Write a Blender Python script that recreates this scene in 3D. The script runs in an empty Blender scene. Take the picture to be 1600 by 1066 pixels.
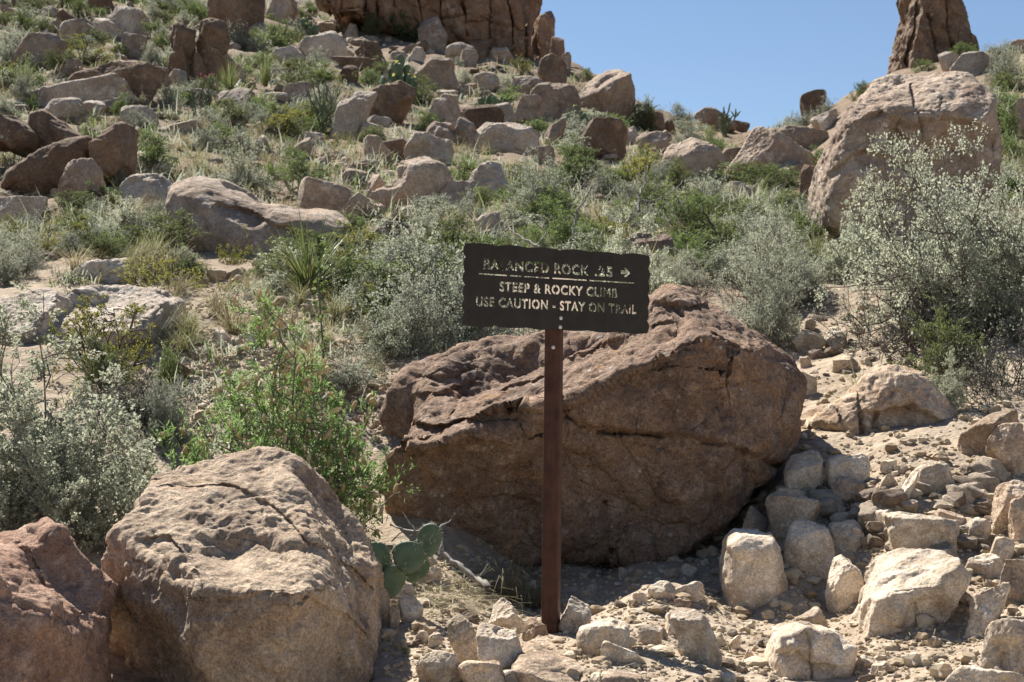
import bpy, bmesh, math, random
import numpy as np
from mathutils import Vector, Matrix

# ------------------------------------------------------------------ camera, sky, sun, exposure
SC = bpy.context.scene
COL = SC.collection
F = 2500.0                      # focal length in photo pixels (photo 1600 x 1066)
CAMZ = 1.5
PITCH = math.atan((620 - 533) / F)
cam_d = bpy.data.cameras.new("camera")
cam = bpy.data.objects.new("camera", cam_d)
COL.objects.link(cam)
cam.location = (0, 0, CAMZ)
cam.rotation_euler = (math.pi / 2 + PITCH, 0, 0)
cam_d.sensor_width = 36
cam_d.lens = 36 * F / 1600
cam_d.clip_start = 0.05
cam_d.clip_end = 2000
cam_d.dof.use_dof = True
cam_d.dof.focus_distance = 5.6
cam_d.dof.aperture_fstop = 11
SC.camera = cam

SUN_EL, SUN_AZ = math.radians(49), math.radians(-32)     # azimuth from +Y towards +X
w = bpy.data.worlds.new("World")
SC.world = w
w.use_nodes = True
nt = w.node_tree
sky = nt.nodes.new("ShaderNodeTexSky")
sky.sky_type = 'NISHITA'
sky.sun_disc = False
sky.sun_elevation = SUN_EL
sky.sun_rotation = SUN_AZ
sky.altitude = 1200
sky.air_density = 1.0
sky.dust_density = 0.5
sky.ozone_density = 2.6
bg = nt.nodes["Background"]
bg.inputs["Strength"].default_value = 0.052
nt.links.new(sky.outputs[0], bg.inputs[0])

sun_d = bpy.data.lights.new("sun", 'SUN')
sun_d.energy = 5.0
sun_d.angle = math.radians(0.53)
sun_d.color = (1.0, 0.95, 0.87)
sun = bpy.data.objects.new("sun", sun_d)
COL.objects.link(sun)
sdir = Vector((math.sin(SUN_AZ) * math.cos(SUN_EL), math.cos(SUN_AZ) * math.cos(SUN_EL), math.sin(SUN_EL)))
sun.rotation_euler = sdir.to_track_quat('Z', 'Y').to_euler()
SC.view_settings.view_transform = 'Standard'
SC.view_settings.look = 'None'
SC.view_settings.exposure = 1.12
SC.view_settings.gamma = 1.0
SC.cycles.max_bounces = 6
SC.cycles.transparent_max_bounces = 6

# ------------------------------------------------------------------ pixel rays
def ray(px, py):
    """direction (x/y, z/y) of the photo pixel"""
    dx = (px - 800) / F
    dz = (533 - py) / F
    cy = math.cos(PITCH) - dz * math.sin(PITCH)
    cz = math.sin(PITCH) + dz * math.cos(PITCH)
    return dx / cy, cz / cy

def P(px, py, Y):
    u, t = ray(px, py)
    return np.array([u * Y, Y, CAMZ + t * Y])

def to_px(p):
    """world points (N,3) -> photo pixels"""
    p = np.asarray(p, float)
    x, y, z = p[..., 0], p[..., 1], p[..., 2] - CAMZ
    d = y * math.cos(PITCH) + z * math.sin(PITCH)
    v = -y * math.sin(PITCH) + z * math.cos(PITCH)
    return np.stack([800 + F * x / d, 533 - F * v / d], -1)

# ------------------------------------------------------------------ numpy gradient noise
_rs = np.random.RandomState(7)
_perm = np.concatenate([_rs.permutation(256)] * 3)
_g = _rs.normal(size=(256, 3)); _g /= np.linalg.norm(_g, axis=1)[:, None]

def pnoise(p):
    p = np.asarray(p, float)
    i = np.floor(p).astype(int)
    f = p - i
    i &= 255
    u = f * f * f * (f * (f * 6 - 15) + 10)
    out = 0
    for dx in (0, 1):
        wx = u[:, 0] if dx else 1 - u[:, 0]
        for dy in (0, 1):
            wy = u[:, 1] if dy else 1 - u[:, 1]
            for dz in (0, 1):
                wz = u[:, 2] if dz else 1 - u[:, 2]
                h = _perm[_perm[_perm[i[:, 0] + dx] + i[:, 1] + dy] + i[:, 2] + dz]
                g = _g[h]
                out = out + wx * wy * wz * (g[:, 0] * (f[:, 0] - dx) + g[:, 1] * (f[:, 1] - dy) + g[:, 2] * (f[:, 2] - dz))
    return out * 1.5

def fbm(p, oct=4, gain=0.5, lac=2.03):
    a, s, r = 1.0, 0.0, 0.0
    p = np.asarray(p, float)
    for k in range(oct):
        r = r + a * pnoise(p + 17.3 * k); s += a
        a *= gain; p = p * lac
    return r / s

def ridged(p, oct=3, gain=0.5):
    a, s, r = 1.0, 0.0, 0.0
    p = np.asarray(p, float)
    for k in range(oct):
        r = r + a * (1 - 2.2 * np.abs(pnoise(p + 31.7 * k))); s += a
        a *= gain; p = p * 2.1
    return r / s

# ------------------------------------------------------------------ terrain height
CTRL = []
def _c(*pts): CTRL.extend(pts)
_c(*[(x, y, 4.5) for x, y in ((-450, 1120), (0, 1120), (400, 1110), (800, 1070), (1200, 1062), (1600, 1037), (2050, 1000))])
_c((650, 950, 5.5), (860, 992, 5.25), (1100, 1005, 5.35), (1000, 912, 6.1), (1080, 948, 5.9), (1180, 956, 6.0), (1290, 950, 5.95), (1310, 1005, 5.35), (1500, 1010, 5.0), (1600, 900, 5.7), (2050, 850, 5.7),
   (1250, 800, 6.5), (1400, 760, 6.6), (1550, 735, 6.7), (600, 830, 6.6), (500, 810, 6.6), (300, 810, 6.0), (0, 820, 5.8), (-450, 780, 5.8),
   (820, 880, 6.9), (950, 872, 7.0), (1090, 835, 7.0), (700, 610, 8), (900, 640, 8.2), (1250, 620, 8.3), (1450, 640, 7.6), (1600, 640, 7.4), (2050, 560, 7.6), (450, 560, 8.3), (350, 500, 9.5), (150, 560, 8), (0, 550, 8), (-450, 500, 8),
   (600, 440, 11), (800, 430, 12), (1000, 430, 12), (1290, 470, 11.5), (1500, 480, 10.5), (1650, 430, 11), (2050, 350, 11), (450, 430, 11.5), (250, 415, 12), (0, 405, 12), (-450, 330, 12),
   (0, 310, 16), (200, 310, 16), (450, 310, 17), (700, 330, 15.5), (900, 340, 15.5), (1100, 335, 17), (1250, 335, 18), (1450, 340, 16), (1600, 300, 17), (2050, 200, 17),
   (0, 175, 24), (300, 185, 24), (550, 220, 23), (800, 240, 23), (1000, 260, 24), (1150, 262, 28), (1280, 232, 30), (1500, 160, 26), (1600, 150, 26), (2050, 50, 26), (-450, 100, 24),
   (0, 65, 33), (200, 65, 33), (400, 85, 35), (600, 110, 36), (800, 160, 34), (950, 190, 36), (1100, 212, 40), (1250, 200, 42), (1350, 140, 36), (1450, 114, 36), (1600, 82, 36), (2050, -50, 36),
   (0, -30, 45), (300, -5, 45), (500, 52, 46), (700, 75, 46), (830, 95, 46), (900, 108, 46), (960, 140, 46), (1010, 172, 47), (1100, 198, 50), (1250, 197, 52), (1450, 112, 52), (1600, 76, 50),
   (0, -120, 70), (400, -60, 70), (700, 20, 65), (900, 150, 70), (1100, 250, 90), (1300, 250, 90), (1600, 130, 90))
_c(*[(x, 420, 200) for x in (-450, 400, 1200, 2050)])
_c(*[(x, 600, 420) for x in (-450, 400, 1200, 2050)])

def _feat(u, ly): return np.stack([u * 8.0, ly * 1.6], -1)
_cu = np.array([ray(x, y)[0] for x, y, _ in CTRL]); _ct = np.array([ray(x, y)[1] for x, y, _ in CTRL])
_cl = np.log(np.array([c[2] for c in CTRL]))
_X = _feat(_cu, _cl)
def _phi(d2): return 0.5 * d2 * np.log(d2 + 1e-9)
_n = len(_X)
_K = _phi(((_X[:, None] - _X[None]) ** 2).sum(-1)) + np.eye(_n) * 2e-3
_A = np.zeros((_n + 3, _n + 3)); _A[:_n, :_n] = _K; _A[:_n, _n] = 1; _A[:_n, _n + 1:] = _X
_A[_n, :_n] = 1; _A[_n + 1:, :_n] = _X.T
_W = np.linalg.solve(_A, np.concatenate([_ct, [0, 0, 0]]))

def _tps_exact(u, ly):
    X = _feat(u, ly); out = np.empty(len(X))
    for a in range(0, len(X), 20000):
        b = X[a:a + 20000]
        out[a:a + 20000] = _phi(((b[:, None] - _X[None]) ** 2).sum(-1)) @ _W[:_n] + _W[_n] + b @ _W[_n + 1:]
    return out

_gu = np.linspace(-0.475, 0.475, 260); _gl = np.linspace(math.log(4.4), math.log(415), 300)
_GU, _GL = np.meshgrid(_gu, _gl, indexing='ij')
_G = _tps_exact(_GU.ravel(), _GL.ravel()).reshape(_GU.shape)
def _tps(u, ly):
    a = np.clip((u - _gu[0]) / (_gu[1] - _gu[0]), 0, len(_gu) - 1.001); b = np.clip((ly - _gl[0]) / (_gl[1] - _gl[0]), 0, len(_gl) - 1.001)
    i = a.astype(int); j = b.astype(int); a = a - i; b = b - j
    return (_G[i, j] * (1 - a) + _G[i + 1, j] * a) * (1 - b) + (_G[i, j + 1] * (1 - a) + _G[i + 1, j + 1] * a) * b

def hgt(x, y, detail=True):
    """terrain height at world x, y (arrays)"""
    x = np.atleast_1d(np.asarray(x, float)); y = np.atleast_1d(np.asarray(y, float))
    r = np.hypot(x, y); az = np.arctan2(x, y)
    azc = np.clip(az, -0.44, 0.44)
    Y = np.maximum(r * np.cos(azc), 1e-3); u = np.tan(azc)
    Yc = np.clip(Y, 4.5, 410)
    z = CAMZ + _tps(u, np.log(Yc)) * Yc
    z = z - np.maximum(4.5 - Y, 0) * 0.15
    side = np.clip((np.abs(az) - 0.44) / 1.6, 0, 1); side = side * side * (3 - 2 * side)
    z = z * (1 - side) + (-0.15 - 0.02 * np.minimum(r, 60)) * side
    if detail:
        q = np.stack([x, y, np.zeros_like(x)], -1)
        far = np.clip(Y / 20, 0, 1.6)
        z = z + fbm(q * 0.9, 3) * (0.05 + 0.16 * far) + fbm(q * 5.0 + 9, 3) * 0.030 * np.clip(1.3 - far * .3, .3, 1)
        z = z + np.maximum(fbm(q * 2.2 + 40, 3), 0) * 0.05
    return z

def ground_hit(px, py, y0=4.2, y1=120):
    u, t = ray(px, py)
    Y = np.exp(np.linspace(math.log(y0), math.log(y1), 90))
    d = CAMZ + t * Y - hgt(u * Y, Y)
    k = int(np.argmax(d < 0))
    if d[k] >= 0: return None
    if k: Y = np.exp(np.linspace(math.log(Y[k - 1]), math.log(Y[k]), 16))
    d = CAMZ + t * Y - hgt(u * Y, Y)
    k = np.argmax(d < 0)
    if d[k] >= 0: return None
    if k == 0: return np.array([u * Y[0], Y[0], float(hgt(u * Y[0], Y[0])[0])])
    a = d[k - 1] / (d[k - 1] - d[k])
    yy = Y[k - 1] + a * (Y[k] - Y[k - 1])
    return np.array([u * yy, yy, CAMZ + t * yy])

# ------------------------------------------------------------------ object helpers
def tag(o, label=None, cat=None, group=None, kind=None):
    if label: o["label"] = label
    if cat: o["category"] = cat
    if group: o["group"] = group
    if kind: o["kind"] = kind
    return o

def link(name, me, parent=None, loc=None, rz=0.0):
    o = bpy.data.objects.new(name, me)
    COL.objects.link(o)
    if parent is not None: o.parent = parent
    if loc is not None: o.location = [float(v) for v in loc]
    if rz: o.rotation_euler = (0, 0, rz)
    return o

def empty(name, loc, rz=0.0):
    o = link(name, None, None, loc, rz)
    o.empty_display_size = 0.1
    return o

def mesh_np(name, verts, faces, mats, mi=None, smooth=True):
    """mesh from numpy verts and a list of (n,k) face arrays"""
    me = bpy.data.meshes.new(name)
    faces = [np.asarray(f, np.int32) for f in faces if len(f)]
    me.vertices.add(len(verts))
    me.vertices.foreach_set("co", np.asarray(verts, np.float32).ravel())
    nl = sum(f.size for f in faces); nf = sum(len(f) for f in faces)
    me.loops.add(nl); me.polygons.add(nf)
    me.loops.foreach_set("vertex_index", np.concatenate([f.ravel() for f in faces]))
    tot = np.concatenate([np.full(len(f), f.shape[1], np.int32) for f in faces])
    me.polygons.foreach_set("loop_start", np.concatenate([[0], np.cumsum(tot)[:-1]]).astype(np.int32))
    me.polygons.foreach_set("loop_total", tot)
    for m in mats: me.materials.append(m)
    if mi is not None:
        me.polygons.foreach_set("material_index", np.asarray(mi, np.int32))
    me.polygons.foreach_set("use_smooth", np.full(nf, smooth))
    me.update(calc_edges=True)
    return me

_ico = {}
def ico(level):
    if level not in _ico:
        bm = bmesh.new()
        bmesh.ops.create_icosphere(bm, subdivisions=level, radius=1.0)
        v = np.array([x.co[:] for x in bm.verts]); f = np.array([[q.index for q in x.verts] for x in bm.faces])
        bm.free()
        v /= np.linalg.norm(v, axis=1)[:, None]
        _ico[level] = (v, f)
    return _ico[level]

# ------------------------------------------------------------------ materials
def new_mat(name):
    m = bpy.data.materials.new(name)
    m.use_nodes = True
    t = m.node_tree
    b = t.nodes["Principled BSDF"]
    return m, t, b

class N:
    """tiny node builder"""
    def __init__(s, t): s.t = t
    def n(s, typ, **kw):
        nd = s.t.nodes.new(typ)
        for k, v in kw.items(): setattr(nd, k, v)
        return nd
    def l(s, a, b): s.t.links.new(a, b)
    def noise(s, vec, scale, detail=4, rough=0.55, dist=0.0):
        nd = s.n("ShaderNodeTexNoise")
        nd.inputs["Scale"].default_value = scale; nd.inputs["Detail"].default_value = detail
        nd.inputs["Roughness"].default_value = rough; nd.inputs["Distortion"].default_value = dist
        if vec is not None: s.l(vec, nd.inputs["Vector"])
        return nd.outputs["Fac"]
    def ramp(s, fac, stops, interp='LINEAR'):
        nd = s.n("ShaderNodeValToRGB")
        cr = nd.color_ramp; cr.interpolation = interp
        while len(cr.elements) < len(stops): cr.elements.new(0.5)
        for e, (p, c) in zip(cr.elements, stops):
            e.position = p
            e.color = (c, c, c, 1) if isinstance(c, (int, float)) else (*c, 1)
        s.l(fac, nd.inputs[0])
        return nd.outputs[0]
    def mix(s, fac, a, b, mode='MIX'):
        nd = s.n("ShaderNodeMix", data_type='RGBA', blend_type=mode)
        for sock, v in ((nd.inputs[0], fac), (nd.inputs[6], a), (nd.inputs[7], b)):
            if hasattr(v, "is_linked"): s.l(v, sock)
            elif isinstance(v, (int, float)): sock.default_value = v
            else: sock.default_value = (*v, 1)
        return nd.outputs[2]
    def math(s, op, a, b=0.0):
        nd = s.n("ShaderNodeMath", operation=op)
        for sock, v in ((nd.inputs[0], a), (nd.inputs[1], b)):
            if hasattr(v, "is_linked"): s.l(v, sock)
            else: sock.default_value = v
        return nd.outputs[0]
    def bump(s, h, strength, dist, normal=None):
        nd = s.n("ShaderNodeBump")
        nd.inputs["Strength"].default_value = strength; nd.inputs["Distance"].default_value = dist
        s.l(h, nd.inputs["Height"])
        if normal is not None: s.l(normal, nd.inputs["Normal"])
        return nd.outputs[0]

def rock_mat(name, base, stain, pale, sc=1.0, stain_amt=0.5, lichen=0.0, orange=0.25, bump=1.0, speck=0.5):
    """granite / sandstone: base colour, darker varnish stains, pale worn patches, speckle, lichen"""
    m, t, b = new_mat(name)
    k = N(t)
    tc = k.n("ShaderNodeTexCoord"); oi = k.n("ShaderNodeObjectInfo")
    off = k.n("ShaderNodeVectorMath", operation='MULTIPLY_ADD')
    k.l(oi.outputs["Random"], off.inputs[0]); off.inputs[1].default_value = (31, 57, 83); k.l(tc.outputs["Object"], off.inputs[2])
    v = off.outputs[0]
    big = k.noise(v, 1.6 * sc, 5, 0.6, 0.6)
    mid = k.noise(v, 7 * sc, 5, 0.65, 0.3)
    fine = k.noise(v, 70 * sc, 3, 0.7)
    c = k.mix(k.ramp(big, [(0.50 - 0.22 * stain_amt, 1.0), (0.62, 0.0)]), base, stain)
    c = k.mix(k.ramp(mid, [(0.50, 0.0), (0.68, 0.75)]), c, pale)
    og = k.noise(v, 3.1 * sc, 4, 0.6, 0.8)
    c = k.mix(k.math('MULTIPLY', k.ramp(og, [(0.55, 0.0), (0.7, 1.0)]), orange), c, (0.42, 0.23, 0.10))
    c = k.mix(speck, c, k.ramp(fine, [(0.30, 0.42), (0.50, 1.0), (0.70, 1.42)]), 'MULTIPLY')
    vc = k.n("ShaderNodeTexVoronoi"); vc.inputs["Scale"].default_value = 42 * sc; k.l(v, vc.inputs["Vector"])
    sep = k.n("ShaderNodeSeparateColor"); k.l(vc.outputs["Color"], sep.inputs[0])
    c = k.mix(speck * 0.6, c, k.ramp(sep.outputs[0], [(0.0, 0.55), (0.5, 1.0), (1.0, 1.35)]), 'MULTIPLY')
    if lichen:
        vo = k.n("ShaderNodeTexVoronoi"); vo.inputs["Scale"].default_value = 14 * sc; k.l(v, vo.inputs["Vector"])
        wob = k.math('ADD', vo.outputs["Distance"], k.math('MULTIPLY', k.noise(v, 60 * sc, 3), 0.35))
        spot = k.math('MULTIPLY', k.ramp(wob, [(0.36, 1.0), (0.42, 0.0)]), k.ramp(k.noise(v, 3.5 * sc, 3), [(0.60 - 0.1 * lichen, 0.0), (0.66, 1.0)]))
        c = k.mix(k.math('MULTIPLY', spot, 0.85), c, (0.50, 0.50, 0.47))
    vm = k.n("ShaderNodeMapRange"); vm.inputs["To Min"].default_value = 0.76; vm.inputs["To Max"].default_value = 1.18
    k.l(oi.outputs["Random"], vm.inputs["Value"])
    hs = k.n("ShaderNodeHueSaturation"); k.l(vm.outputs[0], hs.inputs["Value"]); k.l(c, hs.inputs["Color"])
    k.l(hs.outputs[0], b.inputs["Base Color"])
    b.inputs["Roughness"].default_value = 0.92
    b.inputs["Specular IOR Level"].default_value = 0.2
    # relief: coarse lumps, grain pits, hairline cracks
    cr = k.n("ShaderNodeTexVoronoi", feature='DISTANCE_TO_EDGE'); cr.inputs["Scale"].default_value = 3.2 * sc
    wv = k.n("ShaderNodeVectorMath", operation='ADD')
    nn = k.n("ShaderNodeTexNoise"); nn.inputs["Scale"].default_value = 3 * sc; k.l(v, nn.inputs["Vector"])
    k.l(v, wv.inputs[0]); k.l(nn.outputs["Color"], wv.inputs[1]); k.l(wv.outputs[0], cr.inputs["Vector"])
    crk = k.ramp(cr.outputs["Distance"], [(0.0, 0.0), (0.03, 1.0)])
    crk = k.math('MAXIMUM', crk, k.ramp(k.noise(v, 2.3 * sc, 2), [(0.42, 0.0), (0.5, 1.0)]))
    n1 = k.bump(crk, 0.35 * bump, 0.012 / sc)
    n2 = k.bump(mid, 0.75 * bump, 0.03 / sc, n1)
    n3 = k.bump(k.noise(v, 38 * sc, 5, 0.7), 0.9 * bump, 0.011 / sc, n2)
    k.l(n3, b.inputs["Normal"])
    return m

def leaf_mat(name, c0, c1, c2, trans=0.35, rough=0.6):
    """leaves: colour varies leaf by leaf, some light passes through"""
    m, t, b = new_mat(name)
    k = N(t)
    ge = k.n("ShaderNodeNewGeometry"); oi = k.n("ShaderNodeObjectInfo")
    c = k.ramp(ge.outputs["Random Per Island"], [(0.0, c0), (0.5, c1), (1.0, c2)])
    vm = k.n("ShaderNodeMapRange"); vm.inputs["To Min"].default_value = 0.78; vm.inputs["To Max"].default_value = 1.2
    k.l(oi.outputs["Random"], vm.inputs["Value"])
    hs = k.n("ShaderNodeHueSaturation"); k.l(vm.outputs[0], hs.inputs["Value"]); k.l(c, hs.inputs["Color"])
    k.l(hs.outputs[0], b.inputs["Base Color"])
    b.inputs["Roughness"].default_value = rough
    b.inputs["Specular IOR Level"].default_value = 0.25
    tr = k.n("ShaderNodeBsdfTranslucent"); k.l(hs.outputs[0], tr.inputs["Color"])
    mx = k.n("ShaderNodeMixShader"); mx.inputs[0].default_value = trans
    k.l(b.outputs[0], mx.inputs[1]); k.l(tr.outputs[0], mx.inputs[2])
    k.l(mx.outputs[0], t.nodes["Material Output"].inputs[0])
    return m

def plain_mat(name, c0, c1, sc=20, rough=0.8, metal=0.0, bump=0.2, spec=0.3, streak=0.0, tint=None):
    m, t, b = new_mat(name)
    k = N(t); tc = k.n("ShaderNodeTexCoord")
    f = k.noise(tc.outputs["Object"], sc, 4, 0.6)
    col = k.ramp(f, [(0.32, c0), (0.68, c1)])
    if streak:       # run-down rust and dust, scratches
        mp = k.n("ShaderNodeMapping"); mp.inputs["Scale"].default_value = (1, 1, 0.06); k.l(tc.outputs["Object"], mp.inputs["Vector"])
        col = k.mix(k.math('MULTIPLY', k.ramp(k.noise(mp.outputs[0], 90, 4, 0.7), [(0.48, 0.0), (0.66, 1.0)]), streak), col, tint)
        col = k.mix(k.math('MULTIPLY', k.ramp(k.noise(tc.outputs["Object"], 140, 2, 0.8), [(0.60, 0.0), (0.68, 1.0)]), streak), col, tint)
    k.l(col, b.inputs["Base Color"])
    b.inputs["Roughness"].default_value = rough; b.inputs["Metallic"].default_value = metal
    b.inputs["Specular IOR Level"].default_value = spec
    if bump: k.l(k.bump(k.noise(tc.outputs["Object"], sc * 4, 4, 0.65), bump, 0.004), b.inputs["Normal"])
    return m

M = {}
M['tan'] = rock_mat("hillside_granite", (0.396, 0.309, 0.235), (0.211, 0.150, 0.111), (0.505, 0.422, 0.339), 1.0, 0.8, 0.4, 0.25, 1.2, 0.6)
M['dark'] = rock_mat("varnished_granite", (0.211, 0.144, 0.098), (0.125, 0.082, 0.056), (0.296, 0.226, 0.164), 0.9, 0.7, 0.2, 0.35, 1.2, 0.6)
M['pale'] = rock_mat("bleached_granite", (0.488, 0.413, 0.333), (0.303, 0.240, 0.186), (0.572, 0.514, 0.438), 1.0, 0.6, 0.3, 0.12, 1.2, 0.6)
M['rubble'] = rock_mat("trail_rubble", (0.687, 0.569, 0.435), (0.442, 0.352, 0.257), (0.809, 0.717, 0.592), 3.0, 0.45, 0.0, 0.2, 1.3, 0.7)
M['big'] = rock_mat("main_boulder_stone", (0.268, 0.177, 0.120), (0.149, 0.098, 0.073), (0.393, 0.284, 0.209), 1.9, 0.85, 0.35, 0.4, 1.5, 0.85)
M['near'] = rock_mat("near_boulder_stone", (0.609, 0.464, 0.328), (0.324, 0.235, 0.167), (0.726, 0.585, 0.439), 2.2, 0.55, 0.0, 0.3, 1.4, 0.75)
M['red'] = rock_mat("red_boulder_stone", (0.34, 0.215, 0.15), (0.20, 0.115, 0.08), (0.45, 0.32, 0.24), 2.4, 0.7, 0.0, 0.5, 1.4, 0.7)
M['cliff'] = rock_mat("cliff_stone", (0.329, 0.205, 0.130), (0.194, 0.122, 0.084), (0.455, 0.334, 0.227), 0.45, 0.7, 0.0, 0.45, 1.4)

L = {}
L['pale'] = leaf_mat("pale_shrub_leaf", (0.31, 0.335, 0.235), (0.43, 0.45, 0.325), (0.57, 0.575, 0.45), 0.5)
L['grey'] = leaf_mat("grey_shrub_leaf", (0.247, 0.273, 0.196), (0.340, 0.366, 0.273), (0.443, 0.451, 0.358), 0.5)
L['green'] = leaf_mat("green_shrub_leaf", (0.093, 0.144, 0.037), (0.155, 0.215, 0.067), (0.240, 0.287, 0.118), 0.5)
L['acacia'] = leaf_mat("acacia_leaf", (0.147, 0.240, 0.068), (0.222, 0.337, 0.110), (0.333, 0.444, 0.178), 0.5)
L['creo'] = leaf_mat("creosote_leaf", (0.148, 0.155, 0.030), (0.237, 0.237, 0.052), (0.333, 0.318, 0.089), 0.5)
L['olive'] = leaf_mat("olive_shrub_leaf", (0.096, 0.126, 0.044), (0.155, 0.185, 0.067), (0.222, 0.244, 0.111), 0.45)
L['yucca'] = leaf_mat("sotol_blade", (0.10, 0.15, 0.04), (0.19, 0.24, 0.08), (0.40, 0.38, 0.18), 0.3, 0.4)
L['straw'] = leaf_mat("straw_blade", (0.222, 0.185, 0.096), (0.311, 0.266, 0.148), (0.407, 0.355, 0.222), 0.35)
L['grass'] = leaf_mat("green_grass_blade", (0.118, 0.141, 0.044), (0.200, 0.207, 0.081), (0.311, 0.281, 0.141), 0.40)
L['yellow'] = leaf_mat("yellow_petal", (0.577, 0.481, 0.096), (0.673, 0.577, 0.153), (0.722, 0.654, 0.269), 0.35)
L['catkin'] = leaf_mat("catkin_bloom", (0.46, 0.36, 0.20), (0.56, 0.45, 0.27), (0.66, 0.56, 0.36), 0.3)
L['pink'] = leaf_mat("magenta_petal", (0.407, 0.030, 0.163), (0.481, 0.044, 0.207), (0.533, 0.089, 0.266), 0.3)
L['gravel_chip'] = leaf_mat('gravel_chip', (0.323, 0.242, 0.159), (0.493, 0.392, 0.271), (0.644, 0.551, 0.415), 0.0, 0.95); M['gravel'] = L['gravel_chip']
M['twig'] = plain_mat("grey_twig_bark", (0.104, 0.084, 0.068), (0.216, 0.188, 0.160), 30)
M['dtwig'] = plain_mat("dark_twig_bark", (0.040, 0.032, 0.026), (0.096, 0.080, 0.068), 30)
M['drift'] = plain_mat("weathered_dead_wood", (0.176, 0.152, 0.128), (0.360, 0.328, 0.288), 40)
M['pad'] = plain_mat("prickly_pear_skin", (0.085, 0.125, 0.068), (0.135, 0.185, 0.105), 30, 0.6, 0, 0.3)
M['cholla'] = plain_mat("cholla_skin", (0.088, 0.112, 0.064), (0.160, 0.176, 0.112), 60, 0.8)
M['spine'] = plain_mat("cactus_spine", (0.440, 0.400, 0.320), (0.560, 0.528, 0.448), 60, 0.6, 0, 0)
M['post'] = plain_mat("rusted_steel_post", (0.052, 0.021, 0.013), (0.095, 0.040, 0.024), 22, 0.65, 0.15, 0.35, 0.3, 0.22, (0.15, 0.075, 0.048))
M['board'] = plain_mat("dark_bronze_plate", (0.022, 0.018, 0.015), (0.036, 0.030, 0.025), 14, 0.5, 0.2, 0.15, 0.3, 0.10, (0.07, 0.062, 0.055))
M['bolt_and_hole_dot'] = plain_mat("zinc_bolt_and_hole_dot", (0.55, 0.55, 0.52), (0.72, 0.71, 0.68), 60, 0.4, 0.3, 0)  # bolt zinc, also standing for sunlit rock seen through the post hole

def ground_mat():
    m, t, b = new_mat("desert_soil")
    k = N(t); tc = k.n("ShaderNodeTexCoord"); v = tc.outputs["Object"]
    c = k.mix(k.ramp(k.noise(v, 0.7, 5, 0.6), [(0.40, 0.0), (0.62, 1.0)]), (0.374, 0.300, 0.222), (0.296, 0.226, 0.160))
    c = k.mix(k.ramp(k.noise(v, 9, 5, 0.7), [(0.45, 0.0), (0.7, 0.8)]), c, (0.445, 0.370, 0.285))
    sx = k.n("ShaderNodeSeparateXYZ"); k.l(v, sx.inputs[0])          # trail dust near, litter-stained soil on the slope
    c = k.mix(k.ramp(k.math('ADD', k.math('MULTIPLY', sx.outputs[1], 0.05), k.math('MULTIPLY', k.noise(v, 0.6, 4), 0.35)), [(0.62, 0.0), (0.95, 0.85)]), c, (0.205, 0.150, 0.105))
    vo = k.n("ShaderNodeTexVoronoi"); vo.inputs["Scale"].default_value = 45; k.l(v, vo.inputs["Vector"])
    c = k.mix(0.35, c, k.ramp(vo.outputs["Color"], [(0.1, 0.6), (0.9, 1.25)]), 'MULTIPLY')
    k.l(c, b.inputs["Base Color"]); b.inputs["Roughness"].default_value = 0.95
    b.inputs["Specular IOR Level"].default_value = 0.1
    peb = k.ramp(vo.outputs["Distance"], [(0.0, 1.0), (0.6, 0.0)])
    vb = k.n("ShaderNodeTexVoronoi"); vb.inputs["Scale"].default_value = 14; k.l(v, vb.inputs["Vector"])
    n1 = k.bump(k.ramp(vb.outputs["Distance"], [(0.0, 1.0), (0.5, 0.0)]), 0.4, 0.02)
    n2 = k.bump(peb, 0.5, 0.008, n1)
    n3 = k.bump(k.noise(v, 120, 4, 0.7), 0.5, 0.005, n2)
    k.l(n3, b.inputs["Normal"])
    return m
M['ground'] = ground_mat()

# ------------------------------------------------------------------ the ground, one sheet to the horizon
def build_ground():
    az = np.concatenate([np.linspace(-math.pi, -0.46, 70, endpoint=False), np.linspace(-0.46, 0.46, 430, endpoint=False), np.linspace(0.46, math.pi, 70, endpoint=False)])
    r = np.concatenate([np.linspace(0.4, 3.6, 14, endpoint=False), np.exp(np.linspace(math.log(3.6), math.log(60), 460, endpoint=False)), np.exp(np.linspace(math.log(60), math.log(420), 40))])
    A, R = np.meshgrid(az, r)
    x = (R * np.sin(A)).ravel(); y = (R * np.cos(A)).ravel()
    z = hgt(x, y)
    v = np.stack([x, y, z], -1)
    v = np.concatenate([v, [[0, 0, float(z[:len(az)].mean())]]])
    na, nr = len(az), len(r)
    i, j = np.meshgrid(np.arange(nr - 1), np.arange(na), indexing='ij')
    a = i * na + j; b_ = i * na + (j + 1) % na
    q = np.stack([a, b_, b_ + na, a + na], -1).reshape(-1, 4)[:, ::-1]
    c = np.arange(na)
    tri = np.stack([np.full(na, len(v) - 1), (c + 1) % na, c], -1)[:, ::-1]
    o = link("ground", mesh_np("ground", v, [q, tri], [M['ground']]))
    bm = None
    tag(o, kind="structure")
build_ground()

# ------------------------------------------------------------------ rocks
ROCKS = []          # (x0, y0, x1, y1, Y, ref) of what is placed, to keep plants off them and to name neighbours

def vnormals(v, f):
    n = np.cross(v[f[:, 1]] - v[f[:, 0]], v[f[:, 2]] - v[f[:, 0]])
    out = np.zeros_like(v)
    for k in range(3): np.add.at(out, f[:, k], n)
    return out / (np.linalg.norm(out, axis=1)[:, None] + 1e-12)

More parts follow.
